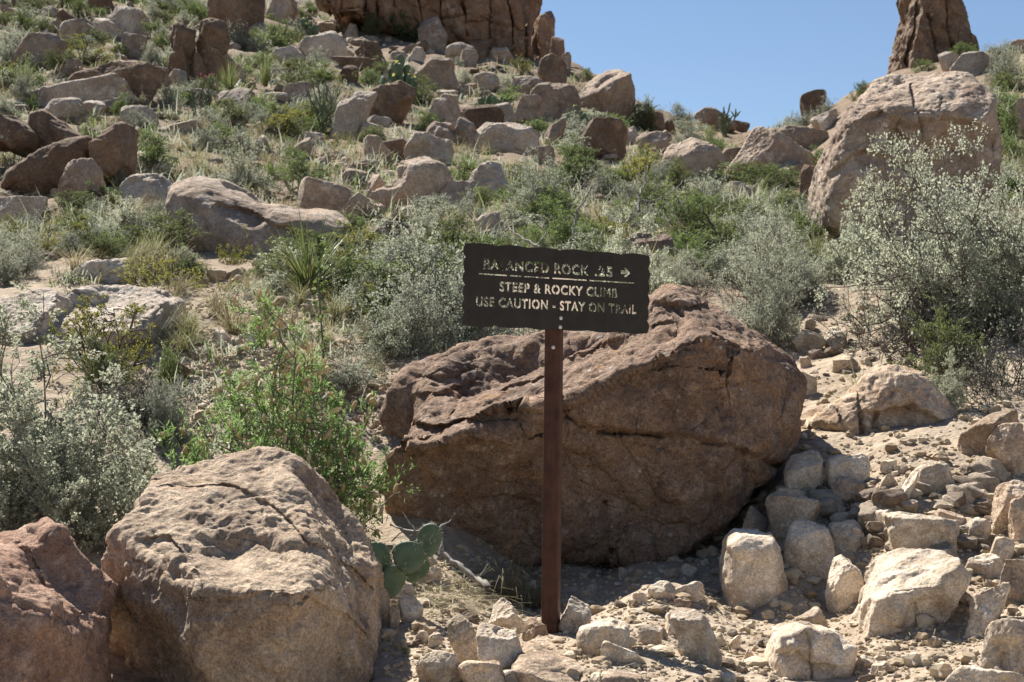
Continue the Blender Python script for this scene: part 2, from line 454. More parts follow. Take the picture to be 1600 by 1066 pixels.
def roughen(v, f, size, seed, amp=1.0, strata=0.0, sdir=(0.2, 0.1, 1.0), sfreq=9.0, fine=1.0, grain=0.0, fins=0.0):
    o = np.array([seed * 3.7 % 91, seed * 5.1 % 83, seed * 7.3 % 77])
    q = v / size
    n = vnormals(v, f)
    d = 0.040 * fbm(q * 1.6 + o, 3) + 0.030 * ridged(q * 2.6 + o + 5, 3)
    v = v + n * (d * size * amp)[:, None]
    n = vnormals(v, f)
    e = 0.020 * fbm(q * 7 + o, 4, 0.6) + 0.010 * ridged(q * 13 + o, 2) * fine
    if fins:       # upright joints and ribs
        w_ = q + 0.05 * np.stack([fbm(q * 3 + o, 2), fbm(q * 3 + o + 7, 2), 0 * q[:, 0]], -1)
        e = e + fins * (ridged(np.stack([w_[:, 0] * 5 + w_[:, 2] * 1.3, w_[:, 1] * 4, w_[:, 2] * .9], -1) + o, 3) - .2)
    if grain:      # crusty, pitted skin, in metres
        gf = max(1.0, .6 / size ** .5) * min(1, 1.2 / size)
        e = e + grain / (size * amp) * (0.6 - np.abs(fbm(v * 15 * gf + o, 4, 0.65)) * 2.4 + 0.8 * ridged(v * 30 * gf + o, 3, .6))
    if strata:
        s = np.array(sdir); s = s / np.linalg.norm(s)
        h = (q @ s) * sfreq + 0.9 * fbm(q * 2 + o + 9, 3)
        fr = h - np.floor(h)
        lay = pnoise(np.stack([np.floor(h) * 7.31 + 0.37, np.full_like(h, seed * 1.13 + .21), q[:, 0] * 1.3], -1))
        e = e + strata * (lay * np.minimum(1, np.minimum(fr, 1 - fr) * 5) - 0.4 * np.exp(-(np.minimum(fr, 1 - fr) / 0.10) ** 2))
    return v + n * (e * size * amp)[:, None]

def facets(v, f, seed, n, dlo, dhi, size):
    """flat spalled faces: plane cuts just under random points of the skin"""
    rng = np.random.RandomState(seed + 17)
    nr = vnormals(v, f); v = v.copy()
    for i in rng.randint(0, len(v), n):
        d = unit_(nr[i] + rng.normal(size=3) * .14)
        dl = rng.uniform(dlo, dhi) * size; R_ = size * rng.uniform(.16, .42)
        near = np.abs(v - v[i]).max(1) < R_
        w_ = v[near]; h = (w_ - v[i]) @ d + dl
        r2 = ((w_ - v[i]) ** 2).sum(1) / R_ ** 2
        k = np.clip(h, 0, 1.6 * dl) * np.clip((1 - r2) * 2.5, 0, 1) * ((nr[near] @ d) > .1)
        v[near] = w_ - k[:, None] * d
    return v

def unit_(a): return a / np.linalg.norm(a)

def rock_unit(seed, level, kind):
    rng = np.random.RandomState(seed)
    v, f = ico(level)
    p = {'block': 90, 'round': 20, 'slab': 90, 'wedge': 90, 'col': 90}[kind]
    if kind == 'round':
        nr = np.concatenate([rng.normal(size=(9, 3)), [(rng.uniform(-.3, .3), rng.uniform(-.4, .1), 1), (rng.uniform(-.4, .4), -1, rng.uniform(-.4, .1))]])
        d = np.concatenate([rng.uniform(.66, .98, 9), [.78, .80]])
    else:      # a joint-bounded block: six rough faces, some further breaks
        R = np.array(Matrix.Rotation(rng.uniform(-.7, .7), 3, 'Z') @ Matrix.Rotation(rng.uniform(-.3, .3), 3, 'X') @ Matrix.Rotation(rng.uniform(-.35, .35), 3, 'Y'))
        ax = np.concatenate([np.eye(3), -np.eye(3)]) @ R.T + rng.normal(size=(6, 3)) * (.10 if kind == 'col' else .20)
        nr = np.concatenate([ax, rng.normal(size=(5, 3))])
        d = np.concatenate([rng.uniform(.46, .66, 6), rng.uniform(.6, .85, 5)])
        if kind == 'wedge':
            nr = np.concatenate([nr, [(rng.choice([-1, 1]) * rng.uniform(.5, .9), rng.uniform(-.4, .2), 1)]]); d = np.append(d, .38)
    nr /= np.linalg.norm(nr, axis=1)[:, None]
    c = np.maximum(v @ nr.T, 0) / d
    r = ((c ** p).sum(1) + 1) ** (-1 / p)
    v = v * r[:, None]
    for k in range(12 if kind != 'round' else 7):          # chipped corners
        n = rng.normal(size=3); n /= np.linalg.norm(n)
        h = v @ n
        over = np.maximum(h - (h.max() - rng.uniform(.03, .16)), 0)
        v = v - n * over[:, None]
    return v, f

def fit(v, dims):
    lo, hi = v.min(0), v.max(0)
    return (v - (lo + hi) / 2) / (hi - lo) * np.asarray(dims)

def rock_verts(seed, level, kind, dims, roll=0.0, amp=1.0, strata=0.0, sdir=(0.2, 0.1, 1.0), sfreq=9.0):
    v, f = rock_unit(seed, level, kind)
    dims = np.array(dims, float)
    a = math.radians(roll)
    if roll:   # shape along its own long axis, then roll it in the picture plane
        c_, s_ = abs(math.cos(a)), abs(math.sin(a))
        wl = max((dims[0] - dims[2] * s_ * .6) / max(c_, .3), dims[0] * .5); hl = max((dims[2] - wl * s_ * .55) / max(c_, .3), dims[2] * .25)
        v = fit(v, (wl, dims[1], hl))
        R = np.array([[math.cos(a), 0, -math.sin(a)], [0, 1, 0], [math.sin(a), 0, math.cos(a)]])
        v = v @ R.T
        v = fit(v, dims)
    else:
        v = fit(v, dims)
    size = float(np.prod(dims) ** (1 / 3))
    v = facets(v, f, seed, 10 if kind != 'round' else 26, .012, .05, size)
    v = roughen(v, f, size, seed, amp, strata, sdir, sfreq, 1.0, .012 * size)
    return fit(v, dims), f

def rock(x0, y0, x1, y1, kind, mat, label, ref=None, name='boulder', cat='boulder', seed=None, Y=None, thick=0.8, sink=0.42, roll=0.0, level=None, amp=0.7, strata=0.0, sdir=(0.2, 0.1, 1.0), sfreq=9.0, group=None, parent=None, base=None):
    """a stone that fills the given frame of the photo, standing on the terrain"""
    seed = int(x0 * 13 + y0 * 7 + x1) % 9973 if seed is None else seed
    if Y is None:
        g = ground_hit((x0 + x1) / 2, base or y1)
        Y = g[1] if g is not None else 40.0
    if Y > 14 and parent is None: x0, x1, y0 = x0 - (x1 - x0) * .06, x1 + (x1 - x0) * .06, y0 - (y1 - y0) * .10
    wpx, hpx = x1 - x0, y1 - y0
    th = thick * min(wpx, max(hpx * 1.5, wpx * .6)) * Y / F
    Yc = Y + th * 0.30
    sc = Yc / F
    hh = hpx * sc; dims = (wpx * sc, th, hh * (1 + sink))
    level = level or (5 if wpx * hpx < 3000 else 6 if wpx * hpx < 14000 else 7)
    v, f = rock_verts(seed, level, kind, dims, roll, amp, strata, sdir, sfreq)
    c = P((x0 + x1) / 2, (y0 + y1) / 2, Yc); c[2] -= hh * sink / 2
    b = c - [0, 0, dims[2] / 2]
    v = v + [0, 0, dims[2] / 2]
    me = mesh_np(name, v, [f], [M[mat] if isinstance(mat, str) else mat])
    if parent is not None:
        o = link(name, me, parent, b - np.array(parent.location))
    else:
        o = link(name, me, None, b)
        tag(o, label, cat, group)
    ROCKS.append((x0, y0, x1, y1, Y, ref, name))
    return o

def seg_dist(px, poly):
    """distance of pixels (N,2) to a polyline"""
    best = np.full(len(px), 1e9)
    for a, b in zip(poly[:-1], poly[1:]):
        a = np.array(a, float); b = np.array(b, float); ab = b - a
        t = np.clip(((px - a) @ ab) / (ab @ ab), 0, 1)
        best = np.minimum(best, np.linalg.norm(px - (a + t[:, None] * ab), axis=1))
    return best

def hero(name, label, cat, mat, poly, center, Y, T, p=3.0, cuts=(), ledges=(), cracks=(), bulges=(), level=7, seed=1, amp=1.0, strata=0.0, sdir=(0.2, 0.1, 1.0), sfreq=9.0, ref=None, fine=1.0, grain=0.0, fins=0.0, nfac=45, zf=None):
    """a boulder with its own outline, cut faces, ledges and cracks"""
    poly = np.array(poly, float); cx, cy = center
    zf = (0.6 if p > 3.7 else 0.25) if zf is None else zf
    Yf = Y - zf * T; S = Yf / F
    pts = np.concatenate([a + (b - a) * np.linspace(0, 1, 40, endpoint=False)[:, None] for a, b in zip(poly, np.roll(poly, -1, 0))])
    dx, dz = (pts[:, 0] - cx) * S, -(pts[:, 1] - cy) * S
    ang = np.arctan2(dz, dx); rad = np.hypot(dx, dz); o = np.argsort(ang)
    ang, rad = ang[o], rad[o]
    ang = np.concatenate([ang - 2 * math.pi, ang, ang + 2 * math.pi]); rad = np.tile(rad, 3)
    d, f = ico(level)
    s = np.hypot(d[:, 0], d[:, 2]); phi = np.arctan2(d[:, 2], d[:, 0])
    R = np.interp(phi, ang, rad)
    k = (s ** p + np.abs(d[:, 1]) ** p) ** (-1 / p)
    v = np.stack([R * s * k * np.cos(phi), T * d[:, 1] * k, R * s * k * np.sin(phi)], -1)
    c = P(cx, cy, Yf); c[1] = Y
    v = v + c
    for cut in cuts:
        a, b_, e = [P(*q) for q in cut[:3]]
        st = cut[3] if len(cut) > 3 else 0.93
        n = np.cross(b_ - a, e - a); n /= np.linalg.norm(n)
        if (c - a) @ n > 0: n = -n
        over = np.maximum((v - a) @ n, 0)
        v = v - n * (over * st)[:, None]
    size = float((S * np.ptp(poly[:, 0]) * S * np.ptp(poly[:, 1]) * 2 * T) ** (1 / 3))
    v = facets(v, f, seed, nfac, .008, .035, size)
    v = roughen(v, f, size, seed, amp, strata, sdir, sfreq, fine, grain, fins)
    for (bx, by, rx, ry, dep) in bulges:       # swellings (+) and scoops (-) of the near side
        q = to_px(v); n = vnormals(v, f)
        wgt = np.exp(-(((q[:, 0] - bx) / rx) ** 2 + ((q[:, 1] - by) / ry) ** 2)) * (v[:, 1] < Y + 0.25 * T)
        v = v + np.array([0, -1, 0.35]) * (dep * wgt)[:, None]
    def wob(q, a):
        g = np.stack([q[:, 0], q[:, 1], q[:, 0] * 0 + seed], -1)
        return np.stack([q[:, 0] + a * 1.3 * fbm(g * .022, 5, .62), q[:, 1] + a * 1.3 * fbm(g * .022 + 50, 5, .62)], -1)
    for (ln, dep, W) in ledges:                # the rock below the line steps back under a lip
        q = wob(to_px(v), 9); ln = np.array(ln, float)
        yl = np.interp(q[:, 0], ln[:, 0], ln[:, 1], left=1e5, right=1e5)
        end = np.clip(np.minimum(q[:, 0] - ln[0, 0], ln[-1, 0] - q[:, 0]) / 25, 0, 1)
        bl = q[:, 1] - yl
        wgt = np.clip(bl / 3.0, 0, 1) * np.exp(-np.maximum(bl, 0) / W) * end * (v[:, 1] < Y + 0.2 * T)
        v = v + np.array([0, 1, 0]) * (dep * wgt)[:, None]
    for (ln, wpx, dep) in cracks:
        q = wob(to_px(v), 8)
        wv = np.clip(.55 + 1.1 * fbm(np.stack([q[:, 0] * .02, q[:, 1] * .02, q[:, 0] * 0 + 3 * seed], -1), 3), .35, 1.2)
        wgt = wv * np.exp(-(seg_dist(q, ln) / (wpx * wv)) ** 2) * (v[:, 1] < Y + 0.3 * T)
        v = v + np.array([0, 1, -0.1]) * (dep * wgt)[:, None]
    base = np.array([c[0], c[1], v[:, 2].min()])
    ob = link(name, mesh_np(name, v - base, [f], [M[mat]]), None, base)
    tag(ob, label, cat)
    x0, y0 = poly.min(0); x1, y1 = poly.max(0)
    ROCKS.append((x0, y0, x1, y1, Y - T * .8, ref, name))
    return ob

hero('boulder', 'huge brown boulder with a long crack, right behind the sign', 'boulder', 'big',
     [(566, 800), (570, 740), (578, 690), (566, 645), (582, 592), (640, 546), (708, 508), (800, 492), (860, 484), (940, 462), (1005, 426), (1075, 428), (1130, 443), (1182, 474), (1214, 512), (1242, 558), (1272, 600), (1288, 650), (1272, 722), (1228, 800), (1150, 872), (1030, 940), (910, 966), (800, 955), (700, 915), (612, 865)],
     (930, 690), 7.2, 0.86, 5.0,
     cuts=[((618, 655, 6.60), (1000, 520, 6.36), (735, 508, 7.6)), ((1000, 515, 6.36), (1200, 468, 6.72), (1075, 418, 7.45)),
           ((700, 760, 6.46), (1150, 600, 6.36), (950, 965, 6.66)), ((1215, 520, 6.75), (1288, 660, 7.1), (1212, 790, 6.7), 0.8)],
     ledges=[([(600, 668), (640, 662), (700, 660), (760, 645), (800, 632), (850, 645)], 0.10, 26), ([(880, 652), (930, 672), (1060, 678), (1180, 708), (1245, 742)], 0.05, 60), ([(612, 622), (690, 612), (765, 580)], 0.03, 16), ([(650, 575), (735, 552), (800, 545)], 0.025, 14), ([(770, 610), (830, 596), (885, 560)], 0.035, 16), ([(900, 600), (960, 590), (1060, 560)], .015, 30), ([(1090, 560), (1150, 575), (1230, 620)], .02, 30), ([(700, 780), (800, 770), (880, 800)], .018, 30), ([(1020, 470), (1080, 480), (1150, 455), (1190, 470)], 0.04, 18), ([(860, 560), (930, 545), (1000, 515), (1060, 500)], 0.03, 16)],
     cracks=[([(700, 655), (735, 600), (790, 545), (800, 515)], 3.5, 0.025), ([(880, 650), (930, 672), (1060, 678), (1180, 708), (1245, 742)], 4, 0.11), ([(640, 590), (690, 592), (740, 575)], 3, 0.03), ([(800, 640), (850, 610), (880, 640)], 4, 0.04), ([(1055, 675), (1058, 640)], 2.5, 0.03), ([(1080, 610), (1150, 600), (1215, 585)], 3, 0.02), ([(1000, 470), (1050, 480), (1080, 500)], 3, 0.025)],
     bulges=[(1150, 560, 60, 40, 0.03), (730, 690, 60, 40, 0.05), (1000, 600, 80, 40, -0.02), (1090, 760, 70, 50, 0.03), (1000, 800, 80, 50, -0.02)],
     level=8, seed=11, amp=0.85, nfac=110, ref='the huge cracked boulder', grain=0.009)

hero('boulder', 'large rough sunlit boulder with a scooped hollow, left of the sign post', 'boulder', 'near',
     [(112, 870), (136, 800), (188, 742), (258, 712), (340, 706), (400, 728), (452, 768), (494, 826), (534, 880), (562, 930), (578, 1000), (584, 1080), (560, 1190), (330, 1240), (150, 1190), (92, 1090), (106, 1000), (108, 930)],
     (380, 950), 4.85, 0.62, 4.0,
     cuts=[((300, 925, 4.34), (480, 935, 4.32), (350, 712, 5.25), 0.97), ((330, 935, 4.32), (500, 935, 4.31), (420, 1080, 4.36), 0.95), ((165, 830, 4.62), (300, 920, 4.33), (235, 1060, 4.55), 0.95), ((480, 900, 4.36), (600, 960, 4.75), (560, 1080, 4.60), 0.9), ((470, 800, 4.72), (600, 940, 4.72), (500, 900, 4.36), 0.9)],
     ledges=[([(235, 752), (300, 742), (380, 762), (440, 800), (485, 850), (540, 880), (600, 935)], 0.024, 26), ([(205, 850), (260, 835), (300, 880), (320, 930)], 0.03, 70), ([(330, 935), (400, 925), (470, 930), (540, 960), (590, 1010)], 0.02, 60)],
     cracks=[([(235, 752), (300, 745), (380, 762), (440, 800), (485, 850)], 2.5, 0.010)],
     bulges=[(352, 862, 36, 24, -0.07), (400, 790, 60, 30, 0.03)],
     level=8, seed=23, amp=0.58, ref='the large rough boulder', fine=2.0, grain=0.0035, nfac=40)

hero('boulder', 'reddish brown boulder cut by the left picture edge, in front of the pale shrub', 'boulder', 'red',
     [(-290, 900), (-180, 845), (-30, 824), (10, 828), (52, 846), (82, 882), (122, 898), (146, 922), (150, 945), (144, 990), (140, 1030), (138, 1080), (120, 1170), (-86, 1230), (-270, 1180), (-330, 1050)],
     (-40, 1010), 4.3, 0.42, 3.2,
     cuts=[((-20, 860, 4.0), (100, 890, 4.02), (40, 1060, 3.9), 0.85), ((100, 890, 4.02), (172, 935, 4.25), (110, 1060, 4.12), 0.85)],
     ledges=[([(20, 850), (50, 860), (75, 930), (80, 960)], 0.03, 50)],
     cracks=[([(30, 850), (55, 890), (75, 940), (70, 1060)], 6, 0.022), ([(95, 880), (110, 960), (100, 1060)], 5, 0.015)],
     level=7, seed=31, amp=0.7, strata=0.02, sdir=(1, 0.2, 0.3), sfreq=7, ref='the reddish boulder', grain=0.006)

hero('boulder', 'giant rounded tan boulder on the right below the rock pinnacle', 'boulder', 'tan',
     [(1284, 320), (1290, 250), (1307, 196), (1335, 148), (1374, 118), (1415, 104), (1481, 103), (1522, 118), (1545, 161), (1552, 220), (1548, 290), (1534, 345), (1506, 405), (1403, 420), (1329, 400), (1295, 365)],
     (1412, 250), 14.4, 0.8, 3.4,
     cuts=[((1330, 200, 13.72), (1480, 190, 13.68), (1420, 92, 14.7), 0.85), ((1330, 205, 13.72), (1500, 230, 13.68), (1420, 380, 13.9), 0.9)],
     ledges=[([(1330, 190), (1380, 170), (1430, 200), (1470, 180), (1540, 190)], 0.08, 30), ([(1290, 270), (1350, 235), (1420, 250), (1480, 235)], 0.08, 30), ([(1300, 330), (1400, 290), (1480, 300)], 0.07, 40)],
     cracks=[([(1425, 130), (1432, 165), (1442, 200), (1448, 245)], 2.2, 0.08), ([(1470, 150), (1462, 190)], 2.2, 0.06)],
     bulges=[(1400, 200, 40, 25, -0.08), (1350, 290, 40, 30, 0.08), (1500, 210, 30, 40, -0.06)],
     level=7, seed=41, amp=0.75, grain=0.010, nfac=40, ref='the giant rounded boulder')

hero('boulder', 'long saddle-shaped tan boulder behind the spiky sotol', 'boulder', 'tan',
     [(262, 300), (266, 265), (296, 246), (332, 252), (368, 278), (408, 304), (470, 312), (520, 326), (545, 352), (540, 395), (480, 430), (400, 435), (330, 415), (280, 380), (262, 340)],
     (385, 350), 13.3, 0.55, 3.0,
     cuts=[((300, 360, 12.80), (500, 385, 12.75), (420, 318, 13.5), 0.5)],
     ledges=[([(315, 330), (340, 315), (370, 322), (420, 345), (500, 370)], 0.08, 30)],
     cracks=[([(318, 335), (325, 360)], 3, .05)], level=7, seed=52, amp=0.5, nfac=8, ref='the saddle-shaped boulder')

hero('rock_pinnacle', 'dark jagged rock pinnacle against the sky at upper right', 'rock pinnacle', 'dark',
     [(1408, 70), (1414, 50), (1424, 28), (1428, -10), (1436, -60), (1462, -80), (1490, -60), (1502, -5), (1514, 22), (1526, 50), (1533, 85), (1540, 120), (1480, 155), (1424, 155), (1412, 115), (1408, 88)],
     (1462, 50), 45, 1.2, 4.0, cracks=[([(1478, 0), (1480, 40), (1492, 80)], 3, .5), ([(1435, 0), (1430, 50), (1416, 100)], 3, .4), ([(1450, 20), (1462, 60), (1470, 100)], 3, .4)],
     level=7, seed=61, amp=0.6, fins=0.13, strata=0.03, sdir=(.5, .2, 1), sfreq=6, ref='the rock pinnacle')

hero('boulder', 'dark brown overhanging boulder at the left picture edge', 'boulder', 'dark',
     [(-60, 190), (-20, 178), (12, 177), (40, 192), (58, 212), (52, 232), (24, 246), (0, 238), (-60, 240)], (0, 210), 18.2, 0.4, 3, level=6, seed=71, amp=.8, ref='the dark overhanging boulder')
hero('boulder', 'long dark brown boulder curving over a black gap at left', 'boulder', 'dark',
     [(0, 300), (14, 262), (55, 236), (105, 220), (148, 216), (158, 235), (152, 275), (130, 310), (50, 325)], (85, 270), 17.2, 0.5, 3, level=6, seed=72, amp=.8, ref='the long dark curved boulder')
hero('boulder', 'upright dark boulder leaning on the right end of the long curved one', 'boulder', 'dark',
     [(142, 225), (165, 205), (190, 190), (205, 196), (209, 225), (204, 262), (190, 285), (160, 284), (146, 255)], (177, 240), 16.9, 0.4, 3.4, level=6, seed=73, amp=.7)
hero('boulder', 'brown wedge boulder behind the long dark curved boulder', 'boulder', 'dark',
     [(42, 205), (50, 180), (72, 172), (95, 190), (128, 216), (132, 235), (80, 245), (50, 235)], (80, 212), 18.6, 0.4, 3.4, level=6, seed=74, amp=.7)

hero('boulder', 'broad pale slab sloping toward the viewer with a dark split, behind the near creosote', 'boulder', 'pale',
     [(25, 520), (62, 470), (118, 420), (165, 408), (225, 430), (262, 470), (250, 535), (170, 575), (80, 570)], (150, 495), 8.7, 0.55, 3.4,
     cuts=[((40, 520, 8.25), (245, 510, 8.25), (160, 408, 9.3), .92)], ledges=[([(110, 470), (150, 462), (215, 470)], .03, 14)], cracks=[([(20, 500), (70, 480), (110, 455), (150, 470)], 2.5, .05)], level=7, seed=96, amp=.7, ref='the broad pale slab', grain=.006)
hero('boulder', 'low pale slab at the left edge beside the broad one', 'boulder', 'pale',
     [(-80, 530), (-60, 470), (0, 452), (48, 442), (80, 460), (84, 510), (50, 560), (-40, 575)], (0, 510), 8.5, 0.5, 3.4,
     cuts=[((-40, 530, 8.1), (70, 515, 8.1), (20, 445, 8.9), .92)], level=7, seed=97, amp=.7, ref='the pale slab at the left edge', grain=.006)

hero('rock_outcrop', 'crumbling cracked tan outcrop in the trail bank at right', 'rock outcrop', 'near',
     [(1262, 660), (1290, 632), (1335, 615), (1350, 585), (1390, 572), (1440, 585), (1475, 620), (1495, 665), (1490, 715), (1440, 735), (1370, 730), (1300, 700)],
     (1385, 660), 7.65, 0.36, 3.2, ledges=[([(1345, 640), (1380, 645), (1430, 630), (1480, 660)], 0.06, 40)],
     cracks=[([(1340, 610), (1348, 660), (1352, 725)], 4, .10), ([(1370, 650), (1366, 720)], 3, .05), ([(1310, 640), (1330, 700)], 3, .05), ([(1420, 700), (1470, 690)], 3, .04)],
     level=7, seed=81, amp=1.1, ref='the crumbling outcrop')
hero('boulder', 'big angular pale block on the rubble bank at lower right', 'boulder', 'rubble',
     [(1350, 990), (1362, 935), (1388, 888), (1430, 862), (1500, 873), (1519, 905), (1508, 955), (1488, 990), (1460, 1012), (1400, 1030), (1352, 1022)],
     (1430, 945), 5.45, 0.20, 4.0, cuts=[((1362, 950, 5.22), (1500, 885, 5.27), (1430, 862, 5.5), .9), ((1370, 960, 5.22), (1500, 900, 5.26), (1460, 1010, 5.3), .9)],
     ledges=[([(1360, 965), (1420, 985), (1480, 975)], 0.02, 30)], cracks=[([(1430, 940), (1440, 1000)], 3, .02)], level=7, seed=91, amp=.7, ref='the big angular block')
hero('boulder', 'grey stone half in shade at the right foot of the huge boulder', 'boulder', 'rubble',
     [(1130, 900), (1136, 850), (1158, 832), (1208, 836), (1224, 868), (1230, 930), (1222, 985), (1160, 990), (1136, 965)], (1180, 890), 6.08, 0.15, 4.0,
     cuts=[], level=6, seed=92, amp=.7, ref='the half-shaded grey stone')
hero('boulder', 'broad tan stone lying in front of the sign post foot, crossed by its shadow', 'boulder', 'near',
     [(798, 1035), (830, 1008), (865, 988), (900, 985), (960, 1010), (1030, 1050), (1020, 1085), (960, 1110), (860, 1110), (805, 1085)], (905, 1045), 4.70, 0.27, 3.4,
     cuts=[((820, 1050, 4.42), (1000, 1070, 4.40), (900, 985, 5.0), .9)], level=7, seed=93, amp=.55, ref='the stone at the post foot')
hero('boulder', 'wide low pale boulder with a crumpled face at the bottom right of the trail', 'boulder', 'rubble',
     [(1200, 1030), (1215, 990), (1255, 975), (1300, 985), (1335, 1010), (1332, 1045), (1310, 1075), (1230, 1085), (1200, 1070)], (1268, 1030), 5.0, 0.14, 3.2,
     ledges=[([(1205, 1020), (1250, 1015), (1270, 1035), (1330, 1040)], 0.03, 25)], cracks=[([(1265, 990), (1268, 1060)], 3, .03)], level=6, seed=94, amp=1.0)

